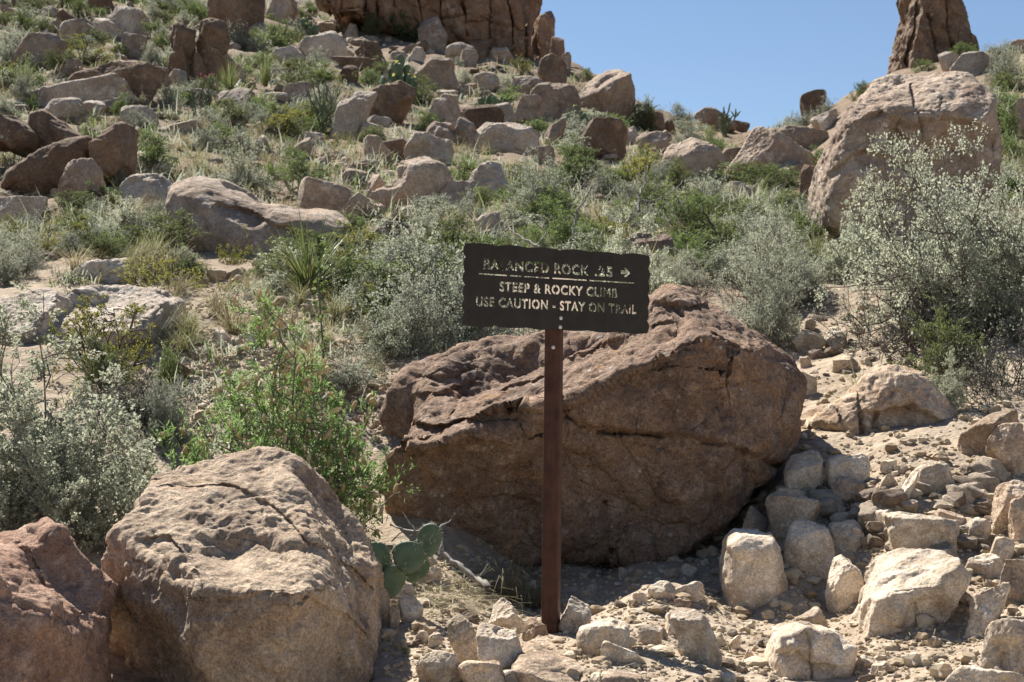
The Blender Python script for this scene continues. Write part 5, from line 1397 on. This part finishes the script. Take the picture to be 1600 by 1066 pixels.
def stalk():
    rng = np.random.RandomState(12); pts = np.array([P(x, y, 8.0) for x, y in ((510, 620), (507, 580), (503, 520), (498, 450), (500, 400), (496, 372))])
    b = pts[0].copy(); t = empty('flower_stalk', b); tag(t, 'tall thin green flower stalk rising in front of the sotol', 'wild flower')
    q = np.stack([np.interp(np.linspace(0, 5, 16), np.arange(6), pts[:, k]) for k in range(3)], -1) - b
    v, f = tubes([(q, np.linspace(.006, .003, 16))], 5); link('stem', mesh_np('stem', v, [f], [M['cholla']]), t)
    lp = np.repeat(q[3:], 9, 0) + rng.normal(size=(13 * 9, 3)) * .012
    lv, lq = leaves(lp, rng, .035, .02, None, 1); link('leaves', mesh_np('leaves', lv, [lq], [L['green']], None, False), t)
stalk()

# ------------------------------------------------------------------ fill of the slope: more shrubs, tufts and stones between the ones above
def near_label(px, py, Y, noun):
    """describe a place by the nearest rock that has a name"""
    best, bd = None, 1e9
    for (x0, y0, x1, y1, Yr, ref, nm) in ROCKS:
        if not ref: continue
        cx, cy = (x0 + x1) / 2, y1 - (y1 - y0) * .25
        d = math.hypot((px - cx), (py - cy) * 1.6) - .35 * (x1 - x0)
        if Yr: d += abs(math.log(Y / Yr)) * 40
        if d < bd: bd, best = d, (cx, cy, ref, x1 - x0, y1 - y0)
    cx, cy, ref, w_, h_ = best
    if abs(px - cx) > abs(py - cy) * 1.4: side = 'to the left of' if px < cx else 'to the right of'
    else: side = 'uphill of' if py < cy else 'downhill of'
    return f"{noun} {side} {ref}"

def on_rock(px, py, Y):
    for (x0, y0, x1, y1, Yr, ref, nm) in ROCKS:
        mx, my = (x1 - x0) * .06, (y1 - y0) * .12
        if x0 + mx < px < x1 - mx and y0 + my < py < y1 - my * .3: return True
    return False

def near_plant(px, py, gap):
    return any(abs(px - a) < gap and abs(py - b) < gap * .5 for a, b, _ in PLACED)

def covers(x0, y0, x1, y1, Y):
    for (a0, b0, a1, b1, Yr) in [(r[0], r[1], r[2], r[3], r[4]) for r in ROCKS] + FRAMES:
        if Yr < Y - .3: continue
        ov = max(0, min(x1, a1) - max(x0, a0)) * max(0, min(y1, b1) - max(y0, b0))
        if ov > .34 * (a1 - a0) * (b1 - b0): return True
    return False

def inside(px, py, poly):
    c = False
    for (x1, y1), (x2, y2) in zip(poly, poly[1:] + poly[:1]):
        if (y1 > py) != (y2 > py) and px < (x2 - x1) * (py - y1) / (y2 - y1) + x1: c = not c
    return c

SLOPE = [(0, 0), (480, 0), (700, 70), (860, 90), (1000, 180), (1150, 205), (1270, 195), (1300, 240), (1280, 330), (1290, 440), (1230, 480), (1150, 430), (1010, 430), (720, 430), (620, 560), (480, 500), (250, 420), (0, 400)]
RIGHT = [(1500, 100), (1600, 70), (1600, 330), (1540, 330)]
words = {'pale': ['pale silvery shrub', 'low pale-leaved shrub'], 'grey': ['grey twiggy shrub', 'small grey brush'], 'green': ['green leafy bush', 'small green bush'],
         'olive': ['olive green bush', 'dark green bush'], 'creo': ['yellow-green creosote bush', 'open creosote bush'], 'straw': ['straw-coloured grass tuft', 'dry grass clump'], 'grass': ['green grass tuft', 'yellow-green grass clump'], 'yucca': ['spiky sotol plant', 'small spiky sotol']}
used = {}
def uniq(kind, px, py, Y):
    for wd in words[kind]:
        lb = near_label(px, py, Y, wd)
        if lb not in used: used[lb] = 1; return lb, None
    used[lb] += 1
    return lb, lb.replace(words[kind][1], words[kind][1].split()[-2] + ' ' + words[kind][1].split()[-1] + 's')

rr = random.Random(21)
FILL = []
def fill(poly, n, kinds, gap):
    xs = [p[0] for p in poly]; ys = [p[1] for p in poly]; k = tries = 0
    while k < n and tries < n * 90:
        tries += 1
        px, py = rr.uniform(min(xs), max(xs)), rr.uniform(min(ys), max(ys))
        if not inside(px, py, poly): continue
        g = ground_hit(px, py)
        if g is None or on_rock(px, py, g[1]) or near_plant(px, py, gap * (0.6 + 8 / g[1])): continue
        kind = rr.choices([a for a, _ in kinds], [b for _, b in kinds])[0]
        Y = g[1]
        if kind in ('straw', 'grass'): h = rr.uniform(.13, .30); w_ = h * rr.uniform(1.2, 1.7)
        elif kind == 'yucca': h = rr.uniform(.5, .8); w_ = h * 1.2
        else: h = rr.uniform(.24, .52) * (.8 if Y < 18 else 1.15); w_ = h * rr.uniform(1.3, 2.0)
        hp, wp = h * F / Y, w_ * F / Y
        if covers(px - wp / 2, py - hp, px + wp / 2, py, Y): continue
        FILL.append((kind, px, py, wp, hp, Y)); PLACED.append((px, py, kind)); k += 1
fill(SLOPE, 400, [('pale', 2), ('grey', 5), ('green', 5.5), ('olive', 4), ('creo', 1.2), ('straw', 2), ('grass', 1.4)], 12)
fill(RIGHT, 26, [('green', 4), ('grey', 3), ('grass', 2)], 14)
fill([(560, 340), (1290, 330), (1290, 450), (1010, 430), (720, 430), (600, 440)], 18, [('pale', 3), ('grey', 4), ('green', 4), ('straw', 1)], 20)
fill([(0, 400), (130, 375), (340, 440), (250, 480), (0, 450)], 14, [('grey', 4), ('green', 2), ('straw', 2), ('olive', 2)], 14)
fill([(0, 330), (270, 330), (300, 420), (0, 440)], 12, [('grey', 3), ('pale', 2), ('straw', 2)], 24)
fill([(300, 440), (620, 500), (600, 640), (380, 560), (240, 560)], 14, [('straw', 3), ('grass', 3), ('grey', 2)], 30)
for kind, px, py, wp, hp, Y in FILL:
    lb, gp = uniq(kind, px, py, Y)
    fr = (px - wp / 2, py - hp, px + wp / 2, py)
    o = tuft(kind, *fr, lb, gp) if kind in ('straw', 'grass', 'yucca') else shrub(kind, *fr, lb, group=gp, near=False)

# plants that share a description form a group
_by = {}
for o in COL.objects:
    if o.parent is None and 'label' in o: _by.setdefault(o['label'], []).append(o)
for lb, os_ in _by.items():
    if len(os_) > 1:
        for o in os_: o['group'] = lb
    elif 'group' in os_[0]: del os_[0]['group']

# small stones, each its own object, sharing a few meshes
STONE = []
for i in range(10):
    v, f = rock_verts(700 + i, 4 if i % 2 else 5, ('block', 'wedge', 'slab', 'round', 'block')[i % 5], (1, .8, (.7, .5, .4, .65, .8)[i % 5]), 0, .8)
    STONE.append(mesh_np('stone', v, [f], [M['rubble' if i % 3 else 'tan']]))
def stones(poly, n, lo, hi, noun, group, name='stone', tries_=30):
    xs = [p[0] for p in poly]; ys = [p[1] for p in poly]; k = t = 0
    while k < n and t < n * tries_:
        t += 1
        px, py = rr.uniform(min(xs), max(xs)), rr.uniform(min(ys), max(ys))
        if not inside(px, py, poly): continue
        g = ground_hit(px, py)
        if g is None or on_rock(px, py, g[1]): continue
        s = lo * (hi / lo) ** (rr.random() ** 1.6)
        o = link(name, rr.choice(STONE), None, g + [0, 0, s * .12])
        o.scale = (s * rr.uniform(.8, 1.3), s * rr.uniform(.8, 1.2), s * rr.uniform(.7, 1.1)); o.rotation_euler = (rr.uniform(-.4, .4), rr.uniform(-.4, .4), rr.uniform(0, 6.28))
        tag(o, noun, 'stone', group); k += 1
stones([(1270, 700), (1560, 720), (1600, 800), (1560, 880), (1400, 870), (1280, 830)], 60, .06, .2, 'small pale stone in the rubble between the crumbling outcrop and the angular block', 'stones in the rubble below the outcrop')
stones([(1240, 500), (1420, 470), (1450, 560), (1300, 640), (1250, 640)], 28, .04, .13, 'small pale stone on the trail bend right of the huge boulder', 'stones on the trail bend')
stones([(880, 900), (1120, 860), (1130, 960), (900, 950)], 20, .02, .06, 'little shaded stone under the belly of the huge boulder', 'stones in the boulder shadow')
stones([(620, 930), (860, 960), (1060, 1000), (1340, 960), (1600, 1000), (1600, 1066), (620, 1066)], 34, .02, .07, 'small pale stone on the bright trail along the bottom edge', 'stones along the bottom edge')
stones([(250, 460), (480, 470), (620, 560), (560, 640), (420, 560), (300, 560)], 26, .03, .085, 'small tan stone in the gravel patch left of the big twiggy shrub', 'stones in the gravel patch')
ROCKM = []
for i in range(14):
    v, f = rock_verts(800 + i, 5, ('block', 'wedge', 'slab', 'block', 'round')[i % 5], (1, .9, (.7, .55, .4, .85, .65)[i % 5]), 0, .8)
    ROCKM.append(mesh_np('loose_rock', v, [f], [M[('tan', 'pale', 'tan', 'dark', 'pale')[(i * 3 + i // 5) % 5]]]))
words['rock'] = ['weathered rock', 'half-buried rock', 'loose angular rock']
SLOPE_FOOT = lambda px, py: 0 < py - (35 + (px - 480) * .13) < 32
k = t = 0
while k < 190 and t < 9000:
    t += 1
    foot = k < 30          # talus along the cliff foot first
    px, py = (rr.uniform(480, 880), rr.uniform(25, 130)) if foot else (rr.uniform(0, 1290), rr.uniform(0, 420) if rr.random() < .5 else rr.uniform(0, 200))
    if not (SLOPE_FOOT(px, py) if foot else inside(px, py, SLOPE)): continue
    g = ground_hit(px, py)
    if g is None or on_rock(px, py, g[1]) and not foot: continue
    s = .22 * (1.15 / .22) ** (rr.random() ** 1.7) * min(1, .45 + g[1] / 55)
    w_, h_ = s * F / g[1], s * .5 * F / g[1]
    if covers(px - w_ / 2, py - h_, px + w_ / 2, py, g[1]): continue
    o = link('loose_rock', rr.choice(ROCKM), None, g + [0, 0, s * .10])
    o.scale = (s * rr.uniform(.9, 1.3), s * rr.uniform(.8, 1.2), s * rr.uniform(.8, 1.15)); o.rotation_euler = (rr.uniform(-.35, .35), rr.uniform(-.35, .35), rr.uniform(-.8, .8))
    lb, gp = uniq('rock', px, py, g[1]); tag(o, lb, 'rock', gp); k += 1
_by = {}
for o in COL.objects:
    if o.name.startswith('loose_rock'): _by.setdefault(o['label'], []).append(o)
for lb, os_ in _by.items():
    if len(os_) > 1:
        for o in os_: o['group'] = lb
    elif 'group' in os_[0]: del os_[0]['group']

# gravel: too many to count, one object
def gravel():
    rng = np.random.RandomState(99); v0, f0 = ico(2); V, Fc, o = [], [], 0
    base = []
    for k in range(6):
        q = v0 * (1 + rng.uniform(-.3, .3, (len(v0), 1))); base.append(q * rng.uniform(.6, 1.1, 3))
    def add(poly, n, lo, hi, yr=(4.2, 60)):
        nonlocal o
        xs = [p[0] for p in poly]; ys = [p[1] for p in poly]
        for _ in range(n):
            px, py = rng.uniform(min(xs), max(xs)), rng.uniform(min(ys), max(ys))
            if not inside(px, py, poly): continue
            u, t = ray(px, py)
            g = ground_hit(px, py, *yr)
            if g is None: continue
            s = lo * (hi / lo) ** (rng.rand() ** 2)
            a = rng.uniform(0, 6.28); R = np.array([[math.cos(a), -math.sin(a), 0], [math.sin(a), math.cos(a), 0], [0, 0, 1]])
            V.append((base[rng.randint(6)] * s * np.array([1, .9, .7])) @ R.T + g + [0, 0, s * .15]); Fc.append(f0 + o); o += len(v0)
    add([(600, 860), (1600, 700), (1600, 1066), (600, 1066)], 1900, .006, .045)
    add([(1230, 470), (1450, 440), (1600, 620), (1600, 760), (1250, 740)], 900, .008, .04)
    add([(230, 430), (500, 430), (640, 560), (620, 700), (300, 700), (120, 640), (150, 520)], 3600, .008, .032)
    add(SLOPE, 2600, .03, .11)
    v1, f1 = ico(1)
    for _ in range(9000):          # grit on the trail
        px, py = rng.uniform(600, 1600), rng.uniform(700, 1066)
        if py < 860 and px < 1240: continue
        g = ground_hit(px, py)
        if g is None or g[1] > 8: continue
        s = .003 * 4 ** (rng.rand() ** 1.5)
        V.append((v1 * (1 + rng.uniform(-.3, .3, (len(v1), 1)))) * s * np.array([1, .9, .7]) + g + [0, 0, s * .2]); Fc.append(f1 + o); o += len(v1)
    og = link('gravel', mesh_np('gravel', np.concatenate(V), [np.concatenate(Fc)], [M['gravel']], None, False))
    tag(og, 'pale loose gravel strewn over the trail and bare slope', 'gravel', kind='stuff')
gravel()

# low dry growth between the stones of the slope: uncountable
def cover():
    BIG = [(r[0], r[1], r[2], r[3], r[4]) for r in ROCKS if r[5]] + [fr for fr in FRAMES if fr[2] - fr[0] > 120]
    rng = np.random.RandomState(55); V, Q, I, o = [], [], [], 0
    xs = [p[0] for p in SLOPE]; ys = [p[1] for p in SLOPE]
    zones = [([(0, 330), (300, 400), (300, 440), (0, 450)], 500), (SLOPE, 7500), (RIGHT, 700), ([(1200, 420), (1600, 330), (1600, 620), (1300, 480)], 600), ([(0, 380), (300, 430), (620, 560), (600, 640), (300, 720), (100, 680), (0, 560)], 800)]
    for poly, n in zones:
        xs = [p[0] for p in poly]; ys = [p[1] for p in poly]
        for _ in range(n):
            px, py = rng.uniform(min(xs), max(xs)), rng.uniform(min(ys), max(ys))
            if not inside(px, py, poly): continue
            g = ground_hit(px, py)
            if g is None: continue
            if any(a0 < px < a1 and b0 < py < b1 + 14 and g[1] < Yr + .4 for a0, b0, a1, b1, Yr in BIG): continue
            k = 11; h = rng.uniform(.07, .26) * (.55 if g[1] < 12 else 1.15)
            v, q = blades(k, rng, h, (.005 + .0004 * g[1]), .8, .7, h * .7, 2)
            V.append(v + g); Q.append(q + o); o += len(v); I.append(np.full(len(q), rng.choice(4, p=(.25, .08, .49, .18))))
    og = link('ground_cover', mesh_np('ground_cover', np.concatenate(V), [np.concatenate(Q)], [L['straw'], L['grass'], L['grey'], L['green']], np.concatenate(I), False))
    tag(og, 'sparse dry grass and herbs covering the soil of the hillside', 'ground cover', kind='stuff')
cover()

# ------------------------------------------------------------------ the sign
def sign():
    TL, TR, BR, BL = P(725, 379, 5.06), P(1014, 400, 5.33), P(1012, 521, 5.33), P(724, 509, 5.06)
    c = (TL + TR + BR + BL) / 4
    xa = (TR + BR - TL - BL); W = np.linalg.norm(xa) / 2; xa = unit(xa)
    za = (TL + TR - BL - BR); Hh = np.linalg.norm(za) / 2; za = unit(za - xa * (za @ xa)); ya = np.cross(za, xa)
    root = P(860, 1000, 5.17)
    t = empty('trail_sign', root); tag(t, 'dark metal trail sign with wavy edges and cut-out lettering on a rusty post', 'sign')
    R = Matrix([[xa[i], ya[i], za[i], 0] for i in range(3)] + [[0, 0, 0, 1]])
    MB = Matrix.Translation(Vector(c - root)) @ R
    th = .0042
    # outline with shallow scallops
    rng = np.random.RandomState(4); pts = []
    def edge(a, b, n, amp):
        a, b = np.array(a), np.array(b); d = b - a; nn = np.array([d[1], -d[0]]) / np.linalg.norm(d)
        k = np.linspace(0, 1, n * 10, endpoint=False); ph = k * n
        for s, h in zip(k, ph): pts.append(a + d * s + nn * amp * (np.abs(math.sin(math.pi * h)) ** .8 - .5) * (0.7 + .5 * math.sin(3.1 * int(h) + n)))
    w2, h2 = W / 2, Hh / 2
    edge((-w2, -h2), (-w2, h2), 6, -.010); edge((-w2, h2), (w2, h2), 6, -.0075); edge((w2, h2), (w2, -h2), 6, -.010); edge((w2, -h2), (-w2, -h2), 6, -.0075)
    loops = [[(p[0], p[1]) for p in pts]]
    # lettering cut right through the plate
    cutters, bars = [], []
    def line(s, u0, u1, v, h):
        cu = bpy.data.curves.new('lettering', 'FONT'); cu.body = s; cu.size = 1; cu.resolution_u = 4; cu.offset = 0.042; cu.space_character = 1.13
        o = bpy.data.objects.new('lettering', cu); COL.objects.link(o)
        dg = bpy.context.evaluated_depsgraph_get(); m = bpy.data.meshes.new_from_object(o.evaluated_get(dg))
        bpy.data.objects.remove(o); bpy.data.curves.remove(cu)
        q = np.empty(len(m.vertices) * 3); m.vertices.foreach_get('co', q); q = q.reshape(-1, 3)
        b2 = bmesh.new(); b2.from_mesh(m); bpy.data.meshes.remove(m)
        x0, x1 = q[:, 0].min(), q[:, 0].max(); caps = [k for k in q if True]; y1 = q[:, 1].max()
        X0, X1 = (u0 - .5) * W, (u1 - .5) * W; Z = (.5 - v) * Hh
        for vv in b2.verts:
            x, y, z = vv.co
            vv.co = (X0 + (x - x0) / (x1 - x0) * (X1 - X0), 0, Z + (y / y1 - .5) * h)
        bmesh.ops.remove_doubles(b2, verts=b2.verts, dist=1e-6)
        # islands = glyphs, in reading order; stencil bridges through closed letters
        seen, isl = set(), []
        for v0 in b2.verts:
            if v0 in seen: continue
            st, comp = [v0], []
            seen.add(v0)
            while st:
                a = st.pop(); comp.append(a.co.x)
                for e in a.link_edges:
                    b_ = e.other_vert(a)
                    if b_ not in seen: seen.add(b_); st.append(b_)
            isl.append((min(comp), max(comp)))
        isl.sort(); gl = [c_ for c_ in s if c_ != ' ']
        for (a, b_), g in zip(isl, gl):
            if g in 'ABDOPRQ&0': bars.append((a + (b_ - a) * (.42 if g in 'RPB' else .5), Z + (h * .27 if g in 'RP' else -h * .2 if g == 'A' else 0), h * (.5 if g in 'RP' else .62 if g == 'A' else 1)))
        nxt = {}
        for e in b2.edges:
            if e.is_boundary:
                for v_ in e.verts: nxt.setdefault(v_, []).append(e.other_vert(v_))
        left = set(nxt)
        while left:
            v0 = next(iter(left)); lp, pv, cv = [v0], None, v0
            while True:
                left.discard(cv)
                nx = [k for k in nxt[cv] if k is not pv and (k in left or k is v0)]
                if not nx or nx[0] is v0 and len(lp) > 2: break
                pv, cv = cv, nx[0]; lp.append(cv)
                if len(lp) > 4000: break
            if len(lp) > 2: loops.append([(k.co.x, k.co.z) for k in lp])
        b2.free()
    def prism(poly): loops.append(poly)
    line('BALANCED ROCK', .100, .665, .235, .033); line('.25', .695, .795, .235, .033)
    line('STEEP & ROCKY CLIMB', .185, .825, .500, .030); line('USE CAUTION - STAY ON TRAIL', .065, .935, .695, .030)
    def rect(u0, u1, v, h): prism([((u0 - .5) * W, (.5 - v) * Hh - h / 2), ((u1 - .5) * W, (.5 - v) * Hh - h / 2), ((u1 - .5) * W, (.5 - v) * Hh + h / 2), ((u0 - .5) * W, (.5 - v) * Hh + h / 2)])
    for a, b_ in ((.075, .225), (.24, .30), (.315, .45), (.465, .655), (.668, .92)): rect(a, b_, .365, .0042)
    ax, az = (.84 - .5) * W, (.5 - .235) * Hh
    prism([(ax + x * .036, az + z * .036) for x, z in ((0, -.17), (.5, -.17), (.33, -.42), (.55, -.42), (1, 0), (.55, .42), (.33, .42), (.5, .17), (0, .17))])
    from mathutils.geometry import delaunay_2d_cdt
    pv, pe = [], []
    for lp in loops:
        k = len(pv); pv += [Vector((x, z)) for x, z in lp]; pe += [(k + i, k + (i + 1) % len(lp)) for i in range(len(lp))]
    dv, de, df = delaunay_2d_cdt(pv, pe, [], 1, 1e-7)[:3]
    dv = np.array([v[:] for v in dv]); df = np.array([f for f in df])
    cen = dv[df].mean(1); par = np.zeros(len(cen), bool)          # even-odd test of every triangle
    for i, j in pe:
        (x1, z1), (x2, z2) = pv[i], pv[j]
        if z1 != z2: par ^= ((z1 > cen[:, 1]) != (z2 > cen[:, 1])) & (cen[:, 0] < (x2 - x1) * (cen[:, 1] - z1) / (z2 - z1) + x1)
    df = df[par]
    cr_ = np.cross(dv[df[:, 1]] - dv[df[:, 0]], dv[df[:, 2]] - dv[df[:, 0]]); df[cr_ < 0] = df[cr_ < 0][:, ::-1]
    n = len(dv); hv = np.concatenate([np.stack([dv[:, 0], np.full(n, -th / 2), dv[:, 1]], -1), np.stack([dv[:, 0], np.full(n, th / 2), dv[:, 1]], -1)])
    ed = {}
    for f_ in df:
        for i in range(3):
            e_ = (int(f_[i]), int(f_[(i + 1) % 3]))
            if (e_[1], e_[0]) in ed: del ed[(e_[1], e_[0])]
            else: ed[e_] = 1
    side = np.array([(b_, a_, a_ + n, b_ + n) for a_, b_ in ed])
    nm = mesh_np('plate', hv, [df, df[:, ::-1] + n, side], [M['board']], None, False)
    plate = link('plate', nm, t)
    # bridges that hold the letter counters, slightly thinner than the plate
    b2 = bmesh.new(); b2.from_mesh(nm)
    for x, z, h in bars:
        r_ = bmesh.ops.create_cube(b2, size=1)
        for v in r_['verts']: v.co = (x + v.co.x * .0019, v.co.y * (th - .0012), z + v.co.z * (h + .004))
    b2.to_mesh(nm); b2.free()
    if not nm.materials: nm.materials.append(M['board'])
    for p in nm.polygons: p.use_smooth = False; p.material_index = 0
    plate.matrix_local = MB
    # post: square tube with rounded corners; a bright head stands in for its open hole
    top = P(867, 392, 5.25); yaw = math.radians(14)
    axis = top - root; ln = np.linalg.norm(axis); axis = unit(axis)
    px_ = unit(np.array([math.cos(yaw), math.sin(-yaw), 0])); px_ = unit(px_ - axis * (px_ @ axis)); py_ = np.cross(axis, px_)
    hw = .0265; r = .006; prof = []
    for cx, cy, a0 in ((1, 1, 0), (-1, 1, 90), (-1, -1, 180), (1, -1, 270)):
        for k in range(5):
            a = math.radians(a0 + k * 22.5); prof.append((cx * (hw - r) + r * math.cos(a), cy * (hw - r) + r * math.sin(a)))
    V = []; zs = [-.12, ln - .20]
    for z in zs:
        for a, b_ in prof: V.append(px_ * a + py_ * b_ + axis * z)
    n = len(prof); Q = [[i, (i + 1) % n, n + (i + 1) % n, n + i] for i in range(n)]
    me = mesh_np('post', np.array(V), [np.array(Q)], [M['post']])
    b3 = bmesh.new(); b3.from_mesh(me); b3.verts.ensure_lookup_table(); b3.faces.new([b3.verts[n + i] for i in range(n)]); b3.to_mesh(me); b3.free()
    for p in me.polygons: p.use_smooth = len(p.vertices) == 4
    me.set_sharp_from_angle(angle=math.radians(50))
    # keep the post behind the plate
    push = c + ya * .046
    at = root + axis * (((c - root) @ axis))
    dpt = (push - at) @ ya
    link('post', me, t, ya * dpt)
    # two plate bolts, then the same head for the hole in the post
    def bolt_and_hole_dot(pos, nrm, rad):
        b4 = bmesh.new(); bmesh.ops.create_uvsphere(b4, u_segments=14, v_segments=8, radius=rad)
        for v in b4.verts: v.co.z *= .45
        mb = bpy.data.meshes.new('bolt_and_hole_dot'); b4.to_mesh(mb); b4.free(); mb.materials.append(M['bolt_and_hole_dot'])
        for p in mb.polygons: p.use_smooth = True
        o = link('bolt_and_hole_dot', mb, t, pos - root); o.rotation_euler = Vector(nrm).to_track_quat('Z', 'Y').to_euler()
    for u, v in ((.515, .855), (.513, .968)):
        bolt_and_hole_dot(c + xa * (u - .5) * W + za * (.5 - v) * Hh - ya * (th / 2 + .001), -ya, .0065)
    f = root + ya * dpt - py_ * (hw + .001)
    k = (P(870, 543, 5.2) - root) @ axis
    bolt_and_hole_dot(f + axis * k + px_ * .004, -py_, .0065)  # bright head put in place of the open hole showing sunlit rock
sign()
